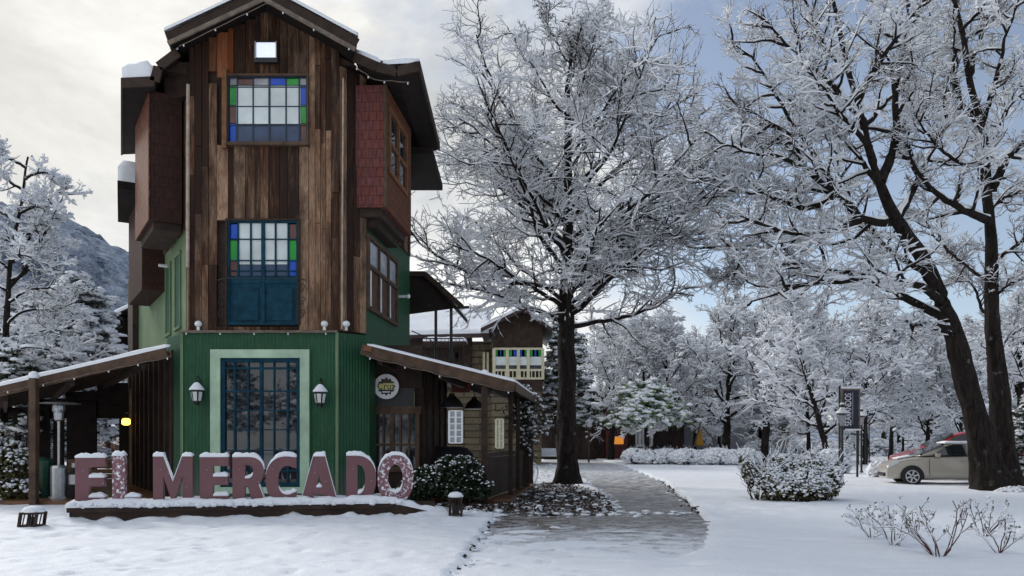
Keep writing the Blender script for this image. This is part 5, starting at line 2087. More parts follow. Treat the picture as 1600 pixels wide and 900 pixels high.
def car(label, paint, nose, scale=1.0, snow=True, yaw=0.0):
    """hatchback facing -x; nose = world point on the ground under the front bumper, near side"""
    t = thing('parked_car', label, 'car', (0, 0, 0))
    S = np.array((scale,) * 3 if isinstance(scale, float) else scale)
    scale = float(S[0])
    ox = np.array(nose, float)

    def w(x, y, z):
        return tuple(ox + np.array((x, y + .86, z)) * S)
    t.location = tuple(ox + np.array((2.1, .86, 0)) * S)

    st = [(0.05, .70, .26, .58), (.08, .76, .21, .68), (.20, .81, .19, .79), (.55, .85, .20, .90), (.95, .86, .20, .965), (1.30, .87, .20, 1.01), (2.0, .88, .19, 1.02),
          (2.8, .88, .19, 1.03), (3.5, .87, .20, 1.05), (3.95, .83, .24, 1.06), (4.15, .76, .30, 1.02), (4.2, .68, .36, .92)]
    m = MB()
    rings = []
    for x, hw, zb, zt in st:
        h = zt - zb
        prof = [(.86, 0), (.97, .10), (1.0, .30), (.995, .58), (.97, .80), (.93, .93), (.82, 1.0)]
        pts = [(-hw * a, zb + h * b) for a, b in prof] + [(hw * a, zb + h * b) for a, b in prof[::-1]]
        rings.append([w(x, y, z) for y, z in pts])
    m.loft(rings)
    gh = [(1.02, .78, .99, .985), (1.45, .76, .98, 1.20), (1.95, .75, .98, 1.42), (2.3, .75, .98, 1.49), (2.8, .75, .98, 1.515), (3.3, .75, .98, 1.49), (3.75, .74, .98, 1.40), (4.02, .70, .98, 1.22), (4.16, .66, .98, 1.0)]
    rings = []
    for x, hw, zb, zt in gh:
        k = np.clip((zt - zb) / .5, 0, 1)
        top = hw - .17 * k
        pts = [(-hw, zb), (-(hw * .55 + top * .45), zb + (zt - zb) * .5), (-top, zt - .05 * k), (-top * .8, zt)]
        pts = pts + [(-y, z) for y, z in pts[::-1]]
        rings.append([w(x, y, z) for y, z in pts])
    m.loft(rings)
    body = m.build('body', paint, t, smooth=True)
    md = body.modifiers.new('sub', 'SUBSURF')
    md.levels = md.render_levels = 2

    def side_y(z):
        return -(.795 - .205 * (z - .98) / .5)
    for nm, P in (('side_window', [(1.52, 1.04), (2.62, 1.06), (2.62, 1.43), (2.22, 1.42), (1.95, 1.34)]), ('side_window', [(2.72, 1.06), (3.55, 1.08), (3.62, 1.30), (3.30, 1.42), (2.72, 1.43)])):
        vs = [w(x, side_y(z) - .012, z) for x, z in P] + [w(x, side_y(z) + .02, z) for x, z in P]
        n = len(P)
        MB().add(vs, [tuple(range(n))[::-1], tuple(range(n, 2 * n))] + [(i, (i + 1) % n, n + (i + 1) % n, n + i) for i in range(n)]).build(nm, 'car_glass', t)
    P = [(1.14, -.70, 1.055), (1.92, -.60, 1.44), (1.92, .60, 1.44), (1.14, .70, 1.055)]
    vs = [w(x - .012, y, z + .02) for x, y, z in P] + [w(x + .03, y, z - .03) for x, y, z in P]
    MB().add(vs, [(3, 2, 1, 0), (4, 5, 6, 7)] + [(i, (i + 1) % 4, 4 + (i + 1) % 4, 4 + i) for i in range(4)]).build('windscreen', 'car_glass', t)
    for x in (.86, 3.38):
        m = MB()
        y = -.872
        m.add([w(x + .385 * math.cos(a), y - .008, .31 + .385 * math.sin(a)) for a in np.linspace(-.25, math.pi + .25, 20)], [tuple(range(20))])
        m.build('wheel_arch', 'rubber', t)
        wl = MB()
        pr = [(.10, -.10), (.27, -.10), (.315, -.06), (.315, .10), (.10, .12)]
        rings = [[w(x + r * math.cos(a), y + d, .31 + r * math.sin(a)) for a in np.linspace(0, 2 * math.pi, 25)[:-1]] for r, d in [(.315, .14), (.315, -.02), (.29, -.035), (.20, -.035)]]
        wl.loft(rings)
        wh = wl.build('wheel', 'rubber', t)
        rm = MB()
        for k in range(6):
            a = k * math.pi / 3 + .3
            c = [w(x + r * math.cos(a + da), y - .043, .31 + r * math.sin(a + da)) for r, da in ((.04, -.6), (.205, -.14), (.205, .14), (.04, .6))]
            c2 = [(p[0], p[1] + .02, p[2]) for p in c]
            rm.hexa(c, c2)
        rm.loft([[w(x + r * math.cos(a), y - d, .31 + r * math.sin(a)) for a in np.linspace(0, 2 * math.pi, 25)[:-1]] for r, d in ((.225, .030), (.222, .045), (.195, .045), (.193, .03))])
        rm.build('rim', 'alloy', wh)
        MB().loft([[w(x + .2 * math.cos(a), y - d, .31 + .2 * math.sin(a)) for a in np.linspace(0, 2 * math.pi, 17)[:-1]] for d in (.02, .034)]).build('hub', 'rubber', wh)
        MB().loft([[w(x + .315 * math.cos(a), 1.0 - .13 - d, .31 + .315 * math.sin(a)) for a in np.linspace(0, 2 * math.pi, 17)[:-1]] for d in (0, .16)]).build('wheel', 'rubber', t)
    m = MB()
    m.tube([w(2.67, -.888, .32), w(2.67, -.892, .7), w(2.66, -.872, .95), w(2.66, -.80, 1.04)], .008, 4)
    m.tube([w(1.42, -.885, .32), w(1.40, -.887, .7), w(1.42, -.862, .95)], .008, 4)
    m.build('door_seam', 'rubber', t)
    MB().tube([w(2.36, -.905, .86), w(2.56, -.905, .865)], .018, 6).build('door_handle', paint, t)
    m = MB()
    m.loft([[w(1.62 + dx, -.86 - dy * .2, 1.06 + dz) for dy, dz in ((0, -.06), (.8, -.07), (1, 0), (.8, .06), (0, .05))] for dx in (-.03, .0, .10)])
    m.build('door_mirror', paint, t)
    for sgn in (-1, 1):
        m = MB()
        P = [(.08, .64, .60), (.12, .775, .60), (.42, .84, .74), (.46, .82, .83), (.16, .70, .74)]
        c = [w(x - .012, sgn * (y + .025), z) for x, y, z in P]
        c2 = [w(x + .06, sgn * (y - .08), z - .01) for x, y, z in P]
        n = len(P)
        m.add(c + c2, [tuple(range(n)), tuple(range(n, 2 * n))[::-1]] + [(i, n + i, n + (i + 1) % n, (i + 1) % n) for i in range(n)])
        m.build('headlight', 'car_lamp', t)
    MB().beam(w(.03, -.55, .36), w(.03, .55, .36), .05 * scale, .12 * scale).build('grille', 'rubber', t)
    t.rotation_euler = (0, 0, R(yaw))
    if snow:
        snow_strip('snow', [w(1.98, -.54, 1.445), w(3.5, -.54, 1.445), w(3.5, .54, 1.445), w(1.98, .54, 1.445)], .0, .085 * scale, t, 81)
        snow_strip('snow', [w(.5, -.3, .90), w(1.05, -.3, 1.0), w(1.05, .6, 1.0), w(.5, .6, .90)], .0, .05, t, 82)
    m = MB()
    return t


def patio_heater():
    p = gnd(96, 784)
    x, y, _ = p
    y = 21.4
    x = (92 - CX) / F * y
    H = EYE + (HY - 628) / F * y
    t = thing('patio_heater', 'tall steel patio heater with a wide round hood under the terrace porch', 'patio heater', (x, y, .16))
    z = .16
    MB().lathe((x, y, z), [(.24, 0), (.24, .05), (.20, .06), (.20, .78), (.17, .84), (.05, .86)], 16).build('cylinder_housing', 'galvanised', t)
    MB().tube([(x, y, z + .8), (x, y, H - .45)], .038, 10).build('pole', 'galvanised', t)
    MB().lathe((x, y, H - .50), [(.06, 0), (.11, .04), (.12, .22), (.16, .30), (.15, .40), (.10, .46)], 14).build('burner', 'galvanised', t)
    m = MB()
    m.lathe((x, y, H - .05), [(.50, 0), (.51, .012), (.30, .06), (.08, .08), (.05, .075), (.28, .045)], 24)
    m.build('hood', 'galvanised', t)
    t = thing('waste_bin', 'dark green bin standing behind the porch post beside the patio heater', 'bin', ((66 - CX) / F * 21.8, 21.8, .16))
    xx = (66 - CX) / F * 21.8
    m = MB().lathe((xx, 21.8, .16), [(.22, 0), (.27, .85), (.28, .86), (.28, .9)], 12)
    m.build('body', 'bin_green', t)
    MB().lathe((xx, 21.8, 1.06), [(.29, 0), (.29, .05), (.16, .13), (.03, .16)], 12).build('lid', 'bin_green', t)
    t = thing('gas_bottle', 'dark gas bottle with a grey band beside the patio heater', 'gas bottle', (x + .38, y + .05, .16))
    MB().lathe((x + .38, y + .05, .16), [(.13, 0), (.145, .03), (.145, .62), (.09, .74), (.05, .78)], 14).build('body', 'cloth_black', t, smooth=True)
    MB().lathe((x + .38, y + .05, .52), [(.149, 0), (.149, .25)], 14).build('band', 'galvanised', t)
    MB().lathe((x + .38, y + .05, .94), [(.07, 0), (.08, .02), (.08, .12), (.07, .13)], 10).build('valve_collar', 'galvanised', t)


def lit_wall_lamp():
    p = at(197, 659, 27.0)
    t = thing('wall_lamp', 'glowing yellow lamp under the terrace porch', 'lamp', tuple(p))
    MB().lathe(tuple(p), [(.06, -.11), (.12, -.08), (.13, 0), (.12, .08), (.06, .11)], 14).build('lamp_shade', 'lit_lamp', t, smooth=True)
    MB().tube([tuple(p + (0, 0, .11)), tuple(p + (0, 0, .3)), tuple(p + (.5, .2, .35))], .02, 6).build('bracket', 'black_iron', t)


def round_sign():
    c = at(603.5, 604, 22.2)
    r = 19.5 / F * 22.2
    t = thing('round_sign', 'round white sign with a dark cog wreath and yellow name band', 'sign', tuple(c))
    def disc(rad, y0, y1, n=40, mod=None):
        pts = [(c[0] + rad * (mod(a) if mod else 1) * math.cos(a), c[2] + rad * (mod(a) if mod else 1) * math.sin(a)) for a in np.linspace(0, 2 * math.pi, n + 1)[:-1]]
        k = len(pts)
        return MB().add([(x, y0, z) for x, z in pts] + [(x, y1, z) for x, z in pts], [tuple(range(k)), tuple(range(k, 2 * k))[::-1]] + [(i, k + i, k + (i + 1) % k, (i + 1) % k) for i in range(k)])
    disc(r, 22.2, 22.28).build('disc', 'white_paint', t)
    disc(r * .655, 22.19, 22.199, 96, lambda a: 1 + .10 * math.cos(12 * a)).build('wreath', 'black_iron', t)
    k = simple('sign_yellow', (.62, .56, .20), .5, .1, 3)
    MB().box(c[0] - r * .60, c[0] + r * .60, 22.18, 22.189, c[2] - r * .25, c[2] + r * .27).build('band', 'sign_yellow', t)
    me = text_mesh('Cruz', r * .62, .003)
    me.materials.append(M['black_iron'])
    o = link_mesh('lettering', me, t)
    o.rotation_euler = (R(90), 0, 0)
    o.scale = (1.15, 1.25, 1)
    o.location = Vector((c[0], 22.176, c[2])) - Vector(t.location)
    MB().box(c[0] - r * .3, c[0] + r * .3, 22.183, 22.1885, c[2] - r * .48, c[2] - r * .38).build('stripe', 'white_paint', t)
    m = MB()
    m.lathe((c[0], 22.183, c[2] + r * .40), [(.015, 0), (.05, .02), (.05, .06), (.015, .08)], 8)
    m.build('emblem', 'orange_timber', t)


def porch_things():
    def pendant(px, py, Y, s, label):
        p = at(px, py, Y)
        t = thing('pendant_lamp', label, 'pendant lamp', tuple(p))
        MB().lathe(tuple(p), [(s, 0), (s * .98, .03), (s * .75, s * .55), (s * .3, s * .95), (s * .22, s * 1.2)], 16).build('lamp_shade', 'black_iron', t)
        MB().tube([tuple(p + (0, 0, s)), tuple(p + (0, 0, 3.3 - p[2]))], .014, 6).build('cord', 'black_iron', t)
    pendant(706, 637, 23.0, .33, 'large black bell pendant lamp hung under the porch roof, nearer the round sign')
    pendant(741, 639, 24.6, .30, 'smaller black bell pendant lamp hung by the snow capped porch post')
    # covered grill
    p = at(697, 745, 24.4)
    t = thing('covered_grill', 'bulky grill under a black cover behind the dark green shrub', 'grill', (p[0], p[1], .14))
    m = MB()
    rings = []
    for z, sx, sy in ((.14, .85, .42), (.55, .82, .42), (.95, .86, .45), (1.25, .80, .40), (1.42, .62, .28), (1.47, .40, .15)):
        rings.append([(p[0] + sx * (1 + .04 * math.sin(5 * a + z * 9)) * math.copysign(abs(math.cos(a)) ** .6, math.cos(a)), p[1] + sy * math.copysign(abs(math.sin(a)) ** .6, math.sin(a)), z) for a in np.linspace(0, 2 * math.pi, 25)[:-1]])
    m.loft(rings)
    m.build('cover', 'cloth_black', t, smooth=True)
    # terracotta box
    p = at(721, 604, 25.0)
    t = thing('hanging_planter', 'terracotta red planter box hung behind the black pendant lamp', 'planter', tuple(p))
    m = MB().hexa([(p[0] - .28, 24.9, p[2] - .18), (p[0] + .24, 24.9, p[2] - .18), (p[0] + .24, 25.15, p[2] - .18), (p[0] - .28, 25.15, p[2] - .18)],
                  [(p[0] - .32, 24.86, p[2] + .2), (p[0] + .28, 24.86, p[2] + .2), (p[0] + .28, 25.2, p[2] + .2), (p[0] - .32, 25.2, p[2] + .2)])
    m.build('box', 'terracotta', t, bevel=.015)
    MB().tube([tuple(p + (-.25, .1, .2)), tuple(p + (-.25, .1, 1.0))], .01, 5).tube([tuple(p + (.22, .1, .2)), tuple(p + (.22, .1, 1.0))], .01, 5).build('hanger', 'black_iron', t)
    # bicycle under snow behind the last posts
    b = np.array(((822 - CX) / F * 30.0, 30.0, .10))
    t = thing('bicycle', 'snow crusted bicycle leaning by the thick porch post', 'bicycle', tuple(b))
    d = np.array((.45, .9, 0))
    d /= np.linalg.norm(d)
    for k, s in enumerate((-.35, .65)):
        c = b + d * s + (0, 0, .36)
        ring = [c + d * .35 * math.cos(a) + np.array((0, 0, .35 * math.sin(a))) for a in np.linspace(0, 2 * math.pi, 25)]
        w = MB().tube(ring, .03, 6, False).build('wheel', 'twig_snow', t)
        m = MB()
        for a in np.linspace(0, 2 * math.pi, 13)[:-1]:
            m.tube([c, c + d * .33 * math.cos(a) + np.array((0, 0, .33 * math.sin(a)))], .006, 4)
        m.build('spokes', 'galvanised', w)
    fr = lambda s, z: b + d * s + np.array((0, 0, z))
    m = MB()
    for p, q in ((fr(-.35, .36), fr(-.2, .85)), (fr(-.2, .8), fr(.3, .78)), (fr(-.2, .78), fr(.12, .33)), (fr(.12, .33), fr(.34, .92)), (fr(.12, .33), fr(.65, .36)), (fr(.65, .36), fr(.34, .75))):
        m.tube([p, q], .022, 6)
    m.build('frame', 'white_paint', t)
    n = np.array((-d[1], d[0], 0))
    MB().tube([fr(-.2, .95) + n * .28, fr(-.2, .98), fr(-.2, .95) - n * .28], .018, 6).build('handlebar', 'black_iron', t)
    MB().lathe(tuple(fr(.36, .92)), [(.06, 0), (.11, .03), (.10, .07), (.03, .09)], 10).build('saddle', 'black_iron', t)
    # climbing plant with snow
    g = np.random.default_rng(5)
    p0 = np.array(((806 - CX) / F * 26.6, 26.6, .12))
    t = thing('climbing_plant', 'snow laden climbing plant hanging from the porch eave', 'climbing plant', tuple(p0))
    st = np.array([((x - CX) / F * 27.0, 27.0 + g.normal(0, .3), EYE + (HY - yy) / F * 27) for x, yy in zip(g.uniform(796, 826, 26), g.uniform(604, 640, 26))])
    P = grow(st, np.stack([.5 + g.normal(0, .35, 26), g.normal(0, .4, 26), -.7 + g.normal(0, .4, 26)], 1), .8 + 1.1 * g.random(26), 9, .16, -.22, g)
    P2 = spawn(P, 6, (.1, 1), 55, .4, 5, .2, -.1, .8, g)
    mesh_np('stems', *cat([tubes(P, taper(P, .014, .007), 5), tubes(P2, taper(P2, .008, .005), 3)]), 'twig', t)
    C = np.concatenate([sample(np.repeat(P2, 6, 0), g.random(len(P2) * 6))[0], sample(np.repeat(P, 14, 0), g.random(len(P) * 14))[0]])
    mesh_np('foliage', *leaves(C + g.normal(0, .04, C.shape), .055, g), 'leaf_grey', t)
    C = C[g.random(len(C)) < .5]
    sel = C[g.random(len(C)) < .38]
    mesh_np('snow', *blobs(sel + (0, 0, .03), .042 * (.6 + .8 * g.random((len(sel), 1))) * np.array((1.1, 1.1, .8)), g), 'twig_snow', t, smooth=True)
    MB().tube([tuple(p0), tuple(p0 + (.05, 0, 1.6)), tuple(p0 + (0, .1, 2.9))], .04, 6).build('trunk', 'bark', t)


def bench():
    Y = 58.0
    c = np.array(((857 - CX) / F * Y, Y, 0.08))
    t = thing('bench', 'snow covered bench beyond the tall tree, red at one end', 'bench', tuple(c))
    x, y, z = c
    MB().box(x - .8, x + .8, y - .25, y + .2, z + .38, z + .44).build('seat', 'brown_timber', t)
    m = MB().hexa([(x - .8, y + .16, z + .46), (x + .8, y + .16, z + .46), (x + .8, y + .22, z + .46), (x - .8, y + .22, z + .46)], [(x - .8, y + .30, z + .95), (x + .8, y + .30, z + .95), (x + .8, y + .36, z + .95), (x - .8, y + .36, z + .95)])
    m.build('backrest', 'brown_timber', t)
    for s in (-.68, .68):
        MB().box(x + s - .04, x + s + .04, y - .22, y + .2, z - .1, z + .38).build('leg', 'black_iron', t)
    MB().box(x + .80, x + .98, y - .2, y + .3, z + .40, z + .98).build('armrest', 'shop_red', t)
    snow_strip('snow', [(x - .85, y - .3, z + .44), (x + .8, y - .3, z + .44), (x + .8, y + .16, z + .44), (x - .85, y + .16, z + .44)], .003, .16, t, 91, step=.08)
    m = MB()
    m.loft([[(x - .7, y + .2 + .0, z + .5), (x - .7, y + .12, z + .55), (x - .7, y + .22, z + 1.0), (x - .7, y + .40, z + 1.02), (x - .7, y + .36, z + .9)],
            [(x + .72, y + .2 + .0, z + .5), (x + .72, y + .12, z + .55), (x + .72, y + .22, z + 1.0), (x + .72, y + .40, z + 1.02), (x + .72, y + .36, z + .9)]])
    m.build('snow', 'twig_snow', t, bevel=.02)
    # slender post with a snow capped white lamp by the back shops
    Y = 60.0
    c = np.array(((920 - CX) / F * Y, Y, 0.06))
    t = thing('garden_lamp', 'slender brown post topped by a white snow capped lamp, left of the lit shop door', 'lamp post', tuple(c))
    H = EYE + (HY - 652) / F * Y
    MB().tube([tuple(c), (c[0], Y, H - .7)], .07, 8).build('pole', 'brown_timber', t)
    MB().lathe((c[0], Y, H - .7), [(.12, 0), (.26, .35), (.28, .40), (.1, .55), (.03, .62)], 8).build('lantern', 'white_paint', t)
    # frame of a snowy A-shaped swing
    Y = 66.0
    P = lambda px, py: at(px, py, Y)
    t = thing('swing_frame', 'snow topped A frame swing of crossed poles in front of the grey wall', 'swing', ((1090 - CX) / F * Y, Y, 0))
    m = MB()
    for a, b in (((1085, 697), (1098, 648)), ((1072, 682), (1092, 668)), ((1065, 651), (1088, 668)), ((1118, 690), (1098, 667)), ((1050, 648), (1080, 664))):
        m.beam(P(*a), P(*b), .10)
    m.build('frame', 'grey_timber', t)
    m = MB().beam(P(1084, 697), P(1100, 697), .3, .1)
    m.build('seat', 'grey_timber', t)
    m = MB().hexa([P(1088, 698), P(1100, 698), P(1100, 698) + (0, .2, 0), P(1088, 698) + (0, .2, 0)], [P(1090, 672), P(1096, 672), P(1096, 672) + (0, .2, 0), P(1090, 672) + (0, .2, 0)])
    m.build('panel', 'yellow_paint', t)
    m = MB().beam(P(1050, 646.5), P(1075, 660), .16, .10)
    m.build('snow', 'twig_snow', t)


# ------------------------------------------------------------------ planting
def big_trees():
    g = np.random.default_rng(100)
    # tall tree by the path
    b = np.array((2.07, 31.0, 0.0))
    ax = poly([b, b + (.0, 0, 4), b + (-.03, .05, 8), b + (.06, 0, 11.5), b + (.0, -.1, 14.2), b + (.12, 0, 16.6)], 40)
    Lf = lambda f: np.interp(f, [.27, .34, .42, .6, .72, .85, 1], [4.6, 5.6, 6.4, 7.2, 5.8, 3.4, 2.2])
    el = lambda f: np.interp(f, [.27, .34, .5, .7, 1], [2, 16, 26, 33, 46])
    zs = np.concatenate([np.linspace(.345, .42, 9), np.linspace(.43, .62, 17), np.linspace(.63, .97, 15)])
    limbs = auto_limbs(ax, zs, Lf, el, lambda f: np.interp(f, [.24, .5, 1], [.11, .08, .03]), g, 2.6, .28)
    tree('tall_tree', 'tall straight snow laden bare tree in the soil bed beside the path', 'tree', b,
         [([ax[0], ax[8], ax[16], ax[24], ax[32], ax[39]], .40, .045)], limbs, 11, n2=12, n3=8, n4=6, twig=.0095, snow=.0265, l2=.44, l3=.5, l4=.58, flat=.6, roots=1, wig=1.75)

    # leaning tree
    Y = 26.6
    P = lambda px, py, dy=0.0: at(px, py, Y + dy)
    b = np.array((P(1553, 768)[0], Y, 0.0))
    main = [b, P(1535, 700), P(1513, 620, .05), P(1490, 520, .15), P(1455, 430, .1), P(1402, 345, -.2), P(1376, 285, -.5), P(1345, 180, -.6), P(1320, 90, -.6), P(1300, 0, -.4), P(1290, -60, 0)]
    ra = .49
    lim = [
        ([P(1402, 348), P(1345, 345, -.8), P(1310, 300, -1.2), P(1255, 260, -1.5), P(1238, 200, -1.6), P(1160, 165, -2)], .14, .02),
        ([P(1310, 300, -1.2), P(1265, 330, -1.0), P(1200, 300, -.6), P(1130, 250, -.4)], .10, .018),
        ([P(1480, 500), P(1420, 470, .6), P(1350, 430, 1.0), P(1270, 420, 1.2), P(1180, 380, 1.6), P(1120, 390, 2)], .15, .018),
        ([P(1470, 470), P(1420, 440, -.8), P(1330, 440, -1.6), P(1230, 460, -2.2), P(1160, 480, -2.4)], .13, .018),
        ([P(1376, 285, -.5), P(1400, 220, -.2), P(1395, 140, .2), P(1420, 60, .5), P(1410, -30, .6)], .16, .02),
        ([P(1350, 190, -.6), P(1290, 130, -1.6), P(1230, 80, -2.0), P(1190, 20, -2.1)], .11, .018),
        ([P(1340, 160, -.6), P(1380, 90, -1.2), P(1420, 30, -1.6), P(1470, -30, -1.8)], .10, .018),
        ([P(1330, 110, -.6), P(1280, 60, .6), P(1260, 0, 1.2), P(1230, -50, 1.4)], .09, .018),
        ([P(1310, 300, -1.2), P(1270, 240, .2), P(1210, 130, .8), P(1180, 90, 1.0), P(1140, 60, 1.3)], .10, .018),
        ([P(1402, 345, -.2), P(1440, 270, .8), P(1480, 200, 1.3), P(1500, 120, 1.6), P(1530, 40, 1.8)], .12, .018),
        ([P(1380, 290, -.4), P(1330, 230, .9), P(1290, 200, 1.6), P(1240, 150, 2.2)], .10, .018),
        ([P(1345, 345, -.8), P(1290, 370, -1.8), P(1230, 370, -2.4), P(1150, 340, -3)], .10, .018),
        ([P(1255, 260, -1.5), P(1200, 230, -2.2), P(1140, 220, -2.6), P(1095, 190, -2.8)], .07, .016),
        ([P(1490, 520, .1), P(1440, 490, -.5), P(1405, 512, -.9)], .17, .09),
        ([P(1455, 430, .1), P(1400, 400, 1.6), P(1340, 330, 2.6), P(1300, 250, 3.2)], .11, .018),
        ([P(1360, 230, -.5), P(1310, 180, -2.2), P(1270, 120, -3.4), P(1230, 60, -4)], .09, .016),
        ([P(1350, 200, -.5), P(1400, 150, 1.6), P(1440, 90, 2.4), P(1460, 30, 3)], .09, .016),
        ([P(1270, 420, 1.2), P(1210, 440, 1.6), P(1150, 420, 2.0), P(1110, 430, 2.4)], .06, .016),
    ]
    tree('leaning_tree', 'big leaning bare tree with heavy snowy limbs in front of the parked cars', 'tree', b, [(main, ra, .05)], lim, 12, tpow=1.7,
         n2=13, n3=9, n4=6, twig=.0095, snow=.0285, l2=.42, l3=.5, l4=.58, flat=.5, l2max=2.4, roots=1, wig=1.6)

    # its neighbour behind
    Y = 27.6
    b = np.array((P(1578, 764)[0] - .0, Y, 0.0))
    P = lambda px, py, dy=0.0: at(px, py, Y + dy)
    main = [b, P(1572, 700), P(1560, 620), P(1548, 520), P(1548, 420), P(1548, 340), P(1538, 250), P(1535, 190), P(1515, 120, .2), P(1500, 40, .3), P(1480, -40, .4)]
    lim = [
        ([P(1548, 350), P(1500, 330, -.6), P(1445, 300, -1), P(1415, 260, -1.1), P(1400, 200, -1.4)], .15, .02),
        ([P(1550, 300), P(1565, 250, -.4), P(1600, 225, -.8), P(1640, 190, -1)], .16, .02),
        ([P(1537, 200), P(1500, 170, .6), P(1480, 110, 1), P(1490, 40, 1.2), P(1470, -30, 1.3)], .11, .018),
        ([P(1536, 190), P(1560, 130, -.6), P(1575, 60, -1), P(1600, 0, -1.2)], .10, .018),
        ([P(1515, 120, .2), P(1530, 60, .9), P(1560, -20, 1.6)], .08, .018),
        ([P(1545, 260), P(1490, 250, -1.2), P(1440, 200, -2), P(1420, 150, -2.4)], .08, .018),
        ([P(1548, 420), P(1590, 380, .5), P(1650, 350, .9)], .08, .018),
        ([P(1548, 440), P(1500, 410, 1), P(1460, 360, 1.8), P(1440, 320, 2)], .07, .018),
        ([P(1538, 240), P(1580, 170, 1.2), P(1630, 100, 1.8)], .08, .018),
        ([P(1500, 50, .3), P(1540, 0, -.8), P(1560, -60, -1)], .06, .016),
        ([P(1549, 470), P(1585, 440, -.6), P(1625, 430, -1.2)], .06, .016),
        ([P(1548, 330), P(1585, 300, .8), P(1635, 290, 1.4)], .07, .016),
        ([P(1549, 500), P(1520, 455, 1.2), P(1495, 420, 1.9), P(1478, 390, 2.2)], .06, .016),
        ([P(1552, 560), P(1590, 520, .7), P(1640, 505, 1.2)], .05, .014),
        ([P(1540, 270), P(1515, 230, 1.0), P(1505, 180, 1.6)], .06, .016),
    ]
    tree('forked_tree', 'dark upright forked tree standing just behind the big leaning tree', 'tree', b, [(main, .34, .05)], lim, 13, tpow=1.2,
         n2=12, n3=8, n4=6, twig=.0095, snow=.0275, l2=.42, l3=.5, l4=.5, flat=.5, l2max=2.0, roots=1, wig=1.5)


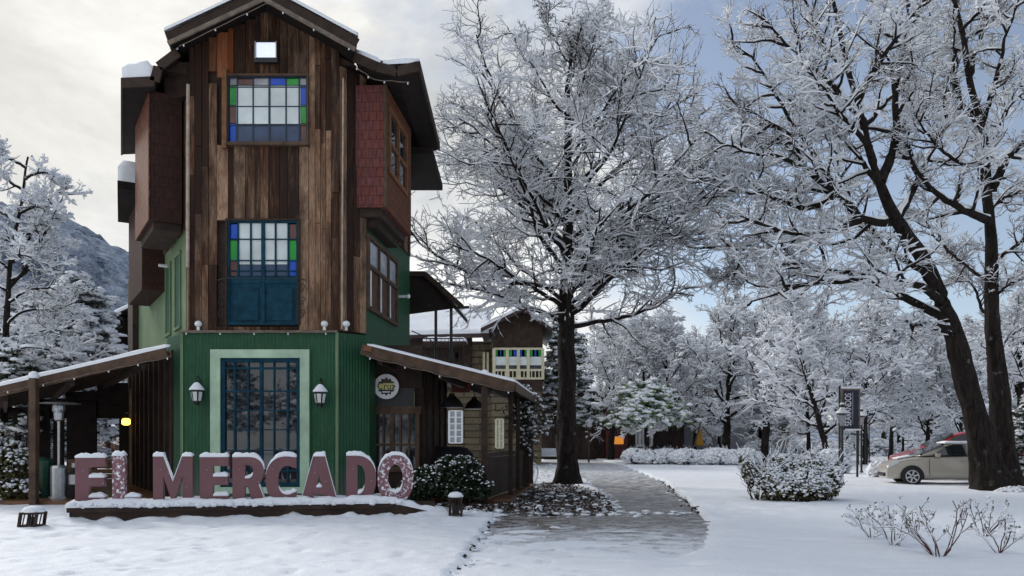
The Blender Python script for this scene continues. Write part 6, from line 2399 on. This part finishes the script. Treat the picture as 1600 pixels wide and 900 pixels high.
def park_trees():
    g = np.random.default_rng(55)

    def proto(name, label, at_, H, spread, seed, lean=(0, 0), r0=.22, n=20, thick=1.0, fork=False):
        b = np.array((*at_, 0.0))
        ax = poly([b, b + (lean[0] * .3, lean[1] * .3, H * .3), b + (lean[0] * .7 + g.normal(0, .15), lean[1] * .7, H * .6), b + (lean[0], lean[1], H * .95)], 30)
        Lf = lambda f: spread * np.interp(f, [.2, .35, .6, .85, 1], [.75, 1, .95, .62, .3])
        el = lambda f: np.interp(f, [.2, .5, 1], [22, 40, 62])
        limbs = auto_limbs(ax, np.linspace(.22, .97, n), Lf, el, lambda f: r0 * np.interp(f, [.2, 1], [.42, .12]), g, g.random() * 6)
        return tree(name, label, 'tree', b, [([ax[0], ax[8], ax[15], ax[22], ax[29]], r0, .03)], limbs, seed, 'snowy park trees', n2=8, n3=7, n4=5,
                    twig=.015 * thick, snow=.056 * thick, l2=.5, l3=.52, l4=.55, flat=.45, trunk_sides=9, l2max=2.6)
    pos = lambda px, Y: ((px - CX) / F * Y, Y)
    A = proto('park_tree', 'snowy park tree with a thick dark trunk in front of the grey hall', pos(1133, 60), 11.5, 4.6, 201, (.4, 0), .32)
    B = proto('park_tree', 'snowy park tree leaning over the hedge beyond the big round shrub', pos(1300, 46), 9.5, 4.4, 202, (-2.2, .5), .19)
    C = proto('park_tree', 'slender snowy tree between the swing and the lit shop door', pos(1048, 63), 11.0, 4.2, 203, (-.4, 0), .19)
    D = proto('park_tree', 'dense white snowy tree right behind the tall navy banner', pos(1352, 54), 9.6, 4.8, 204, (.3, .3), .17, 24)
    near = [
        (A, 1195, 57, .92, 'snowy tree standing by the small far banner at the grey hall'),
        (D, 1265, 62, 1.05, 'broad snowy tree behind the leaning tree beyond the round shrub'),
        (C, 1392, 66, .95, 'snowy tree standing past the lamp posts of the drive'),
        (B, 1450, 58, .98, 'snowy tree spreading over the far banner beyond the cars'),
        (D, 1500, 52, .85, 'snowy tree showing between the beige car and the leaning trunk'),
        (A, 1592, 40, .72, 'snowy tree filling the gap past the forked trunk'),
        (A, 985, 84, 1.12, 'tall snowy tree rising behind the lit shop door'),
        (C, 1085, 70, .9, 'frosty tree hanging over the swing'),
        (B, 930, 86, 1.2, 'snowy tree rising behind the green conifer'),
        (C, 1012, 63, .98, 'snowy bare tree just behind the green conifer'),
        (A, 955, 68, 1.0, 'snowy bare tree rising over the shop roof beside the green conifer'),
        (D, 1125, 72, 1.05, 'dense white tree behind the thick dark trunk'),
    ]
    for k, (p, px, Y, s, lab) in enumerate(near):
        dup(p, (*pos(px, Y), 0), k * 1.3 + .6, s, lab)
    far = [(1010, 100, 1.15), (1080, 96, 1.1), (1160, 92, 1.15), (1225, 98, 1.1), (1290, 88, 1.05), (1340, 92, 1.1), (1405, 94, 1.1), (1470, 84, 1.0), (1530, 92, 1.05), (1580, 74, .95), (1640, 64, 1.0), (1430, 110, 1.2), (1380, 118, 1.2), (1320, 120, 1.2), (1455, 100, 1.0), (1500, 112, 1.15), (1545, 104, 1.1), (1600, 96, 1.1), (1250, 112, 1.2), (1190, 108, 1.2), (1120, 104, 1.2), (1050, 112, 1.2), (1660, 90, 1.1), (1410, 78, .8), (1350, 74, .85)]
    for k, (px, Y, s) in enumerate(far):
        r = dup((A, B, C, D)[k % 4], (*pos(px, Y), 0), k * 2.1, s, 'snowy bare tree in the far row closing off the park')
        r['group'] = 'far row of snowy trees'
    # trees on the other side, beyond the terrace porch
    for k, (px, Y, s, lab) in enumerate(((120, 62, .55, 'snowy tree below the mountain, partly behind the snow laden evergreens'), (186, 70, .5, 'snowy tree beside the yellow house under the mountain'),
                                        (168, 46, .62, 'small snowy tree seen through the terrace porch above the hut'), (85, 40, .6, 'snowy tree seen between the posts of the terrace porch'), (-60, 52, 1.0, 'snowy tree at the edge beyond the thin tree'), (30, 58, .6, 'snowy tree behind the thin tall tree'))):
        dup((D, A, C, D, A, B)[k], (*pos(px, Y), 0), k * 1.7, s, lab)
    # thin tall tree on the mountain side
    Y = 30.0
    P = lambda px, py, dy=0.0: at(px, py, Y + dy)
    b = np.array((P(4, 700)[0], Y, 0))
    main = [b, P(8, 560), P(12, 470), P(18, 400), P(30, 340), P(36, 290), P(44, 245)]
    lim = []
    for i in range(18):
        f = .35 + .62 * i / 17
        ax = poly(main, 30)
        p = ax[int(f * 29)]
        s = (-1) ** i
        L = np.interp(f, [.35, .6, 1], [2.0, 1.6, .6]) * (1.15 if s > 0 else 1)
        lim.append(([p, p + (s * L * .35, g.normal(0, .5), L * .28), p + (s * L * .75, g.normal(0, .8), L * .38), p + (s * L, g.normal(0, .9), L * .22)], .05, .014))
    lim += [([P(14, 450), P(60, 400, .3), P(80, 350, .4), P(100, 310, .5)], .07, .016), ([P(20, 410), P(55, 350, .6), P(80, 300, .8), P(108, 292, .9)], .06, .014)]
    tree('thin_tree', 'thin tall snowy tree with a dark stem in front of the mountain', 'tree', b, [(main, .17, .03)], lim, 31, n2=9, n3=7, n4=5, twig=.009, snow=.044, l2=.5, l3=.5, l4=.5, flat=.4, l2max=1.5)


def evergreens():
    pos = lambda px, Y: ((px - CX) / F * Y, Y, 0.0)
    rp = lambda f: math.sin(math.pi * min(1, (f * .86 + .14))) ** .6 * .95
    evergreen('snowy_evergreen', 'rounded evergreen bowed with snow, in front of the thin tall tree', 'tree', pos(42, 36), 7.9, 3.0, 301, 'leaf_grey', 'snow laden evergreens', nb=95, snowf=2.6, lsize=.10, prof=rp)
    evergreen('snowy_evergreen', 'rounded evergreen bowed with snow, nearest the yellow house', 'tree', pos(118, 37), 8.9, 2.9, 302, 'leaf_grey', 'snow laden evergreens', nb=95, snowf=2.6, lsize=.10, prof=rp)
    evergreen('snowy_evergreen', 'low evergreen bowed with snow just over the edge of the terrace porch', 'tree', pos(10, 30), 5.4, 2.2, 303, 'leaf_dark', 'snow laden evergreens', nb=70, snowf=1.4, lsize=.08, prof=rp)
    evergreen('green_conifer', 'small green conifer bowed under snow before the lit shop', 'tree', pos(1010, 57), 5.6, 3.0, 304, 'leaf_bright', None, nb=56, droop=-.36, z0=.58, snowf=1.5, lsize=.11, trunk_r=.12, prof=lambda f: 1.0 - .62 * max(0, (f - .52) / .48) ** 1.2)
    evergreen('dark_conifer', 'dark conifer with thin snow behind the tall tree trunk', 'tree', pos(880, 62), 12.0, 3.6, 305, 'leaf_dark', None, nb=80, snowf=.7, lsize=.13, trunk_r=.22, z0=.2)
    # unseen conifers added behind the viewer to darken the big window's reflection
    src = evergreen('unseen_conifer', 'unseen dark conifer added behind the viewer, mirrored in the mint framed window', 'tree', (-15, -44, 0), 18.0, 5.5, 307, 'leaf_dark', 'unseen conifers behind the viewer', nb=60, snowf=.5, lsize=.3, z0=.10, dens=14)
    for k, (x, y, s_) in enumerate(((-20, -48, 2.2), (-10, -45, 1.9), (2.5, -49, 2.25), (-31, -47, 2.0), (12, -47, 2.0), (24, -48, 2.2), (-42, -49, 2.2))):
        dup(src, (x, y, 0), k * 1.1, s_ * .5)
    evergreen('clipped_evergreen', 'dark green evergreen at the edge past the forked tree', 'tree', pos(1612, 31), 3.2, 1.1, 306, 'leaf_dark', None, nb=60, snowf=.4, lsize=.06, z0=.05, prof=rp, trunk_r=.08)


def shrubs():
    E = lambda px, py, Y, rx, ry, rz: (at(px, py, Y), (rx, ry, rz))
    Y = 22.0
    k = Y / F
    shrub('round_shrub', 'large leafy shrub heaped with snow on the open lawn', 'shrub', at(1235, 785, Y) * (1, 1, 0),
          [E(1198, 752, Y, .52, .7, .50), E(1232, 738, Y + .3, .48, .6, .52), E(1268, 734, Y + .1, .42, .6, .48), E(1292, 752, Y, .40, .6, .52), E(1170, 732, Y, .22, .35, .36), E(1160, 716, Y, .10, .2, .20), E(1215, 726, Y + .2, .25, .4, .3), E(1306, 738, Y + .1, .16, .3, .36), E(1240, 766, Y - .2, 1.12, .6, .34), E(1256, 756, Y - .3, .7, .6, .42)], 401,
          'leaf_olive', 13000, .040, 6000, .028, 140, snow_bias=.40, whiskers=260, wlen=.42)
    Y = 20.9
    shrub('dark_shrub', 'glossy dark green shrub with flecks of snow in front of the covered grill', 'shrub', at(705, 790, Y) * (1, 1, 0),
          [E(716, 742, Y, .72, .5, .55), E(668, 752, Y, .55, .45, .45), E(725, 762, Y - .1, .8, .4, .38), E(650, 765, Y, .5, .4, .35)], 402, 'leaf_dark', 9500, .045, 620, .024, 40, snow_bias=.2)
    Y = 21.5
    shrub('porch_shrub', 'snow flecked leafy shrub at the edge, beside the porch post', 'shrub', at(10, 780, Y) * (1, 1, 0),
          [E(8, 730, Y, .75, .6, .75), E(-30, 700, Y, .8, .7, .9), E(22, 768, Y - .2, .6, .5, .35)], 403, 'leaf_olive', 8000, .05, 1500, .034, 40, snow_bias=.3)
    lab = ['low white hedge clump ending beside the path', 'low white hedge clump next along, in front of the swing', 'low white hedge clump reaching towards the round shrub']
    for i, (px, w, Y) in enumerate(((1018, 1.75, 55), (1092, 1.6, 54), (1145, 1.5, 53))):
        c = [E(px + d, 716 - abs(d) * .1, Y, .95, .9, .55) for d in (-w * 14, 0, w * 14)]
        shrub('low_hedge', lab[i], 'hedge', at(px, 727, Y) * (1, 1, 0), c, 410 + i, 'leaf_grey', 900, .07, 2300, .085, 50, 'low hedge along the park', snow_bias=.75, whiskers=160, stem_r=.014)
    for i, (px, py, Y, r, l, lb) in enumerate(((1300, 703, 40, .95, 500, 'frosted white bush peeping out behind the round shrub'), (1376, 722, 36, .55, 200, 'small frosted white bush between the lamp posts and the beige car'),
                                               (1186, 692, 66, 1.3, 700, 'dark based bush capped with snow before the grey hall'), (1068, 694, 58, .5, 150, 'tiny snow capped bush behind the hedge by the swing'))):
        shrub('snowy_bush', lb, 'bush', at(px, py + 18, Y) * (1, 1, 0), [(np.array((*at(px, py, Y)[:2], r * .55)), (r, r * .8, r * .75))], 420 + i, 'leaf_grey', l, .06, 900, .07, 20, 'frosted bushes in the park', snow_bias=.6, whiskers=60)
    o = shrub('undergrowth', 'frosted undergrowth massed along the foot of the far trees', 'undergrowth', at(1350, 700, 92) * (1, 1, 0),
              [(np.array(((px - CX) / F * Y_, Y_, .5)), (2.2, 1.2, rz)) for px, Y_, rz in zip(range(1060, 1680, 22), (90 + 8 * math.sin(k * 1.7) for k in range(29)), (1.0 + .7 * math.sin(k * 2.3) ** 2 for k in range(29)))],
              440, 'leaf_grey', 5000, .16, 5200, .17, 0, snow_bias=.6)
    o['kind'] = 'stuff'
    shrub('trunk_ivy', 'low leafy growth dusted with snow around the foot of the leaning tree', 'ground plant', at(1560, 782, 25.2) * (1, 1, 0), [E(1545, 779, 25.6, .9, .5, .16), E(1590, 774, 25.6, .7, .5, .28)], 430, 'leaf_olive', 1500, .035, 900, .035, 14, snow_bias=.5)
    rose(gnd(1362, 847) + (0, 0, .08), .50, .55, 7, 501, 'small rose bush nearest the round shrub, farthest from the leaning tree')
    rose(gnd(1397, 859) + (0, 0, .08), .60, .6, 9, 502, 'knotty rose bush between its small neighbour and the biggest one')
    rose(gnd(1466, 878) + (0, 0, .08), .74, .85, 11, 503, 'biggest rose bush, rising from a dark hollow in the snow')
    rose(gnd(1535, 846) + (0, 0, .08), .54, .6, 7, 504, 'rose bush nearest the trunk of the leaning tree')
    rose(gnd(1560, 872) + (0, 0, .08), .46, .4, 6, 505, 'slim rose bush standing in front of the trunk, closest to the corner')


# ------------------------------------------------------------------ sky, sun, camera
SUN_EL, SUN_AZ = 30.0, -42.0   # degrees; azimuth from +Y towards +X


def light():
    w = bpy.data.worlds.new('World')
    scene.world = w
    w.use_nodes = True
    nt = w.node_tree
    nt.nodes.clear()
    N = lambda t, **k: [nt.nodes.new(t), None][0]
    out, bg = N('ShaderNodeOutputWorld'), N('ShaderNodeBackground')
    sky = N('ShaderNodeTexSky')
    sky.sky_type = 'NISHITA'
    sky.sun_disc = False
    sky.sun_elevation = R(SUN_EL)
    sky.sun_rotation = R(SUN_AZ)
    sky.altitude = 800
    sky.air_density, sky.dust_density, sky.ozone_density = 1.0, .6, 2.0
    tc = N('ShaderNodeTexCoord')
    sep = N('ShaderNodeSeparateXYZ')
    nt.links.new(tc.outputs['Generated'], sep.inputs[0])

    def noise(scale, detail, sc, rough=.55, loc=(0, 0, 0)):
        mp = N('ShaderNodeMapping')
        mp.inputs['Scale'].default_value = sc
        mp.inputs['Location'].default_value = loc
        nt.links.new(tc.outputs['Generated'], mp.inputs[0])
        n = N('ShaderNodeTexNoise')
        n.inputs['Scale'].default_value = scale
        n.inputs['Detail'].default_value = detail
        n.inputs['Roughness'].default_value = rough
        n.inputs['Distortion'].default_value = .25
        nt.links.new(mp.outputs[0], n.inputs['Vector'])
        return n.outputs[0]

    def m(op, a, b, c=None):
        x = N('ShaderNodeMath')
        x.operation = op
        for i, v in enumerate((a, b, c)):
            if v is None:
                continue
            if isinstance(v, (int, float)):
                x.inputs[i].default_value = v
            else:
                nt.links.new(v, x.inputs[i])
        return x.outputs[0]

    def ramp(f, stops):
        x = N('ShaderNodeValToRGB')
        e = x.color_ramp.elements
        while len(e) < len(stops):
            e.new(.5)
        for el, (p, c) in zip(e, stops):
            el.position = p
            el.color = (c, c, c, 1) if isinstance(c, (int, float)) else (*c, 1)
        nt.links.new(f, x.inputs[0])
        return x.outputs[0]

    def mix(f, a, b):
        x = N('ShaderNodeMix')
        x.data_type = 'RGBA'
        for i, v in ((0, f), (6, a), (7, b)):
            if isinstance(v, tuple):
                x.inputs[i].default_value = (*v, 1)
            else:
                nt.links.new(v, x.inputs[i])
        return x.outputs[2]
    n1 = noise(2.1, 7, (1, 1, 1.9), .58, (.3, .1, .2))
    n2 = noise(4.2, 6, (1, 1, 1.6), .6, (.7, .2, 0))
    # more cloud towards the bright west, thinning towards the east
    cover = m('ADD', m('MULTIPLY', sep.outputs[0], -.52), m('ADD', n1, .03))
    cover = m('ADD', cover, m('MULTIPLY', m('SUBTRACT', .27, sep.outputs[2]), .42))
    back = m('MULTIPLY', m('LESS_THAN', sep.outputs[1], 0.0), .10)
    mask = ramp(m('ADD', cover, back), [(.36, 0.), (.56, 1.)])
    shade = ramp(n2, [(.36, (CLOUD * .64, CLOUD * .70, CLOUD * .78)), (.58, (CLOUD * 1.14, CLOUD * 1.14, CLOUD * 1.12))])
    # cloud glows where the sun stands behind it
    sd = Vector((math.sin(R(SUN_AZ)) * math.cos(R(SUN_EL)), math.cos(R(SUN_AZ)) * math.cos(R(SUN_EL)), math.sin(R(SUN_EL))))
    dp = N('ShaderNodeVectorMath')
    dp.operation = 'DOT_PRODUCT'
    nt.links.new(tc.outputs['Generated'], dp.inputs[0])
    dp.inputs[1].default_value = sd
    glow = ramp(dp.outputs['Value'], [(.50, 0.), (1.0, .36)])
    shade = mix(glow, shade, (CLOUD * 1.40, CLOUD * 1.35, CLOUD * 1.22))
    skyc = N('ShaderNodeHueSaturation')
    skyc.inputs['Saturation'].default_value = .70
    skyc.inputs['Value'].default_value = SKYGAIN
    nt.links.new(sky.outputs[0], skyc.inputs['Color'])
    # bright band of cloud low in the west and north
    hz = N('ShaderNodeMapRange')
    nt.links.new(sep.outputs[2], hz.inputs[0])
    hz.inputs[1].default_value, hz.inputs[2].default_value = .34, .06
    hz.inputs[3].default_value, hz.inputs[4].default_value = 0, .8
    hx = N('ShaderNodeMapRange')
    nt.links.new(sep.outputs[0], hx.inputs[0])
    hx.inputs[1].default_value, hx.inputs[2].default_value = .30, .0
    hf = N('ShaderNodeMapRange')
    nt.links.new(sep.outputs[1], hf.inputs[0])
    hf.inputs[1].default_value, hf.inputs[2].default_value = -.1, .4
    shade = mix(m('MULTIPLY', m('MULTIPLY', hz.outputs[0], hx.outputs[0]), hf.outputs[0]), shade, (CLOUD * 1.42, CLOUD * 1.41, CLOUD * 1.38))
    st = ramp(noise(3.0, 7, (1, 1, 2.4), .6, (.15, .4, .3)), [(.41, .80), (.60, 1.06)])
    sx = N('ShaderNodeVectorMath')
    sx.operation = 'MULTIPLY'
    nt.links.new(shade, sx.inputs[0])
    nt.links.new(st, sx.inputs[1])
    shade = sx.outputs[0]
    # overcast skies are far brighter overhead than at the horizon
    zen = N('ShaderNodeMapRange')
    nt.links.new(sep.outputs[2], zen.inputs[0])
    zen.inputs[1].default_value, zen.inputs[2].default_value = .42, .95
    zen.inputs[3].default_value, zen.inputs[4].default_value = 1.0, 2.6
    zc = N('ShaderNodeVectorMath')
    zc.operation = 'SCALE'
    nt.links.new(shade, zc.inputs[0])
    nt.links.new(zen.outputs[0], zc.inputs['Scale'])
    zt = N('ShaderNodeMapRange')
    nt.links.new(sep.outputs[2], zt.inputs[0])
    zt.inputs[1].default_value, zt.inputs[2].default_value = .42, .95
    tint = mix(zt.outputs[0], (1.0, 1.0, 1.0), (.95, 1.0, 1.08))
    zm = N('ShaderNodeVectorMath')
    zm.operation = 'MULTIPLY'
    nt.links.new(zc.outputs[0], zm.inputs[0])
    nt.links.new(tint, zm.inputs[1])
    c = mix(mask, skyc.outputs[0], zm.outputs[0])
    nt.links.new(c, bg.inputs[0])
    bg.inputs[1].default_value = .10
    nt.links.new(bg.outputs[0], out.inputs[0])
    s = bpy.data.lights.new('sun', 'SUN')
    s.energy = 1.5
    s.angle = R(16)
    s.color = (1, .97, .92)
    o = bpy.data.objects.new('sun', s)
    COL.objects.link(o)
    o.rotation_euler = (-sd).to_track_quat('-Z', 'Y').to_euler()
    cam = bpy.data.cameras.new('camera')
    o = bpy.data.objects.new('camera', cam)
    COL.objects.link(o)
    o.location = (0, 0, EYE)
    o.rotation_euler = (R(90), 0, 0)
    cam.sensor_width = 36
    cam.lens = 36 * F / 1600
    cam.shift_y = (HY - 450) / 1600
    cam.clip_end = 6000
    scene.camera = o
    v = scene.view_settings
    v.view_transform = 'Standard'
    v.look = 'None'
    v.gamma = 1
    v.use_curve_mapping = False
    v.exposure = EXPOSURE
    c = scene.cycles
    c.max_bounces = 5
    c.diffuse_bounces = 3
    c.glossy_bounces = 2
    c.use_adaptive_sampling = True
    c.adaptive_threshold = .015
    c.use_denoising = True
    try:
        c.denoiser = 'OPENIMAGEDENOISE'
    except Exception:
        pass


CLOUD, SKYGAIN, EXPOSURE = 5.3, .86, 0.60
make_materials()
light()
ground()
build_market()
string_lights()
round_sign()
letters()
lantern_bollard((*gnd(48, 829)[:2], .05), .29, .29, 'small dark slatted lantern tilting in the snow before the terrace porch', .05)
lantern_bollard((*gnd(712, 812)[:2], .07), .24, .40, 'small wooden slatted lantern with a snow cap at the end of the letter plinth', 0)
patio_heater()
lit_wall_lamp()
porch_things()
stone_house()
back_shops()
yellow_house()
bench()
park_lamp(1316, 761, 627, 'nearest black lamp post with a snowy lantern, standing before the tall navy banner')
park_lamp(1346, 741, 636, 'black lamp post just past the tall navy banner')
park_lamp(1358, 724, 643, 'farthest small lamp post on the drive')
banner(1317, 1341, 610, 670, 748, 'tall navy banner with upright white lettering on twin black posts', 'SEARANDOS')
banner(1344, 1353, 628, 645, 728, 'small navy banner half hidden behind the tall one')
banner(1447, 1457, 637, 664, 714, 'far navy banner beyond the bonnet of the beige car')
banner(1209, 1217, 644, 666, 712, 'far little navy banner standing at the grey hall')
car('beige hatchback parked with its front past the leaning trunk', 'car_beige', (at(1400, 760, 29.6)[0], 29.6, .03), 1.04, True, -13)
car('tall bright red car parked behind the beige hatchback', 'car_red', (at(1413, 760, 33.0)[0], 33.0, .03), (1.15, 1.0, 1.32), False, -11)
big_trees()
park_trees()
evergreens()
shrubs()
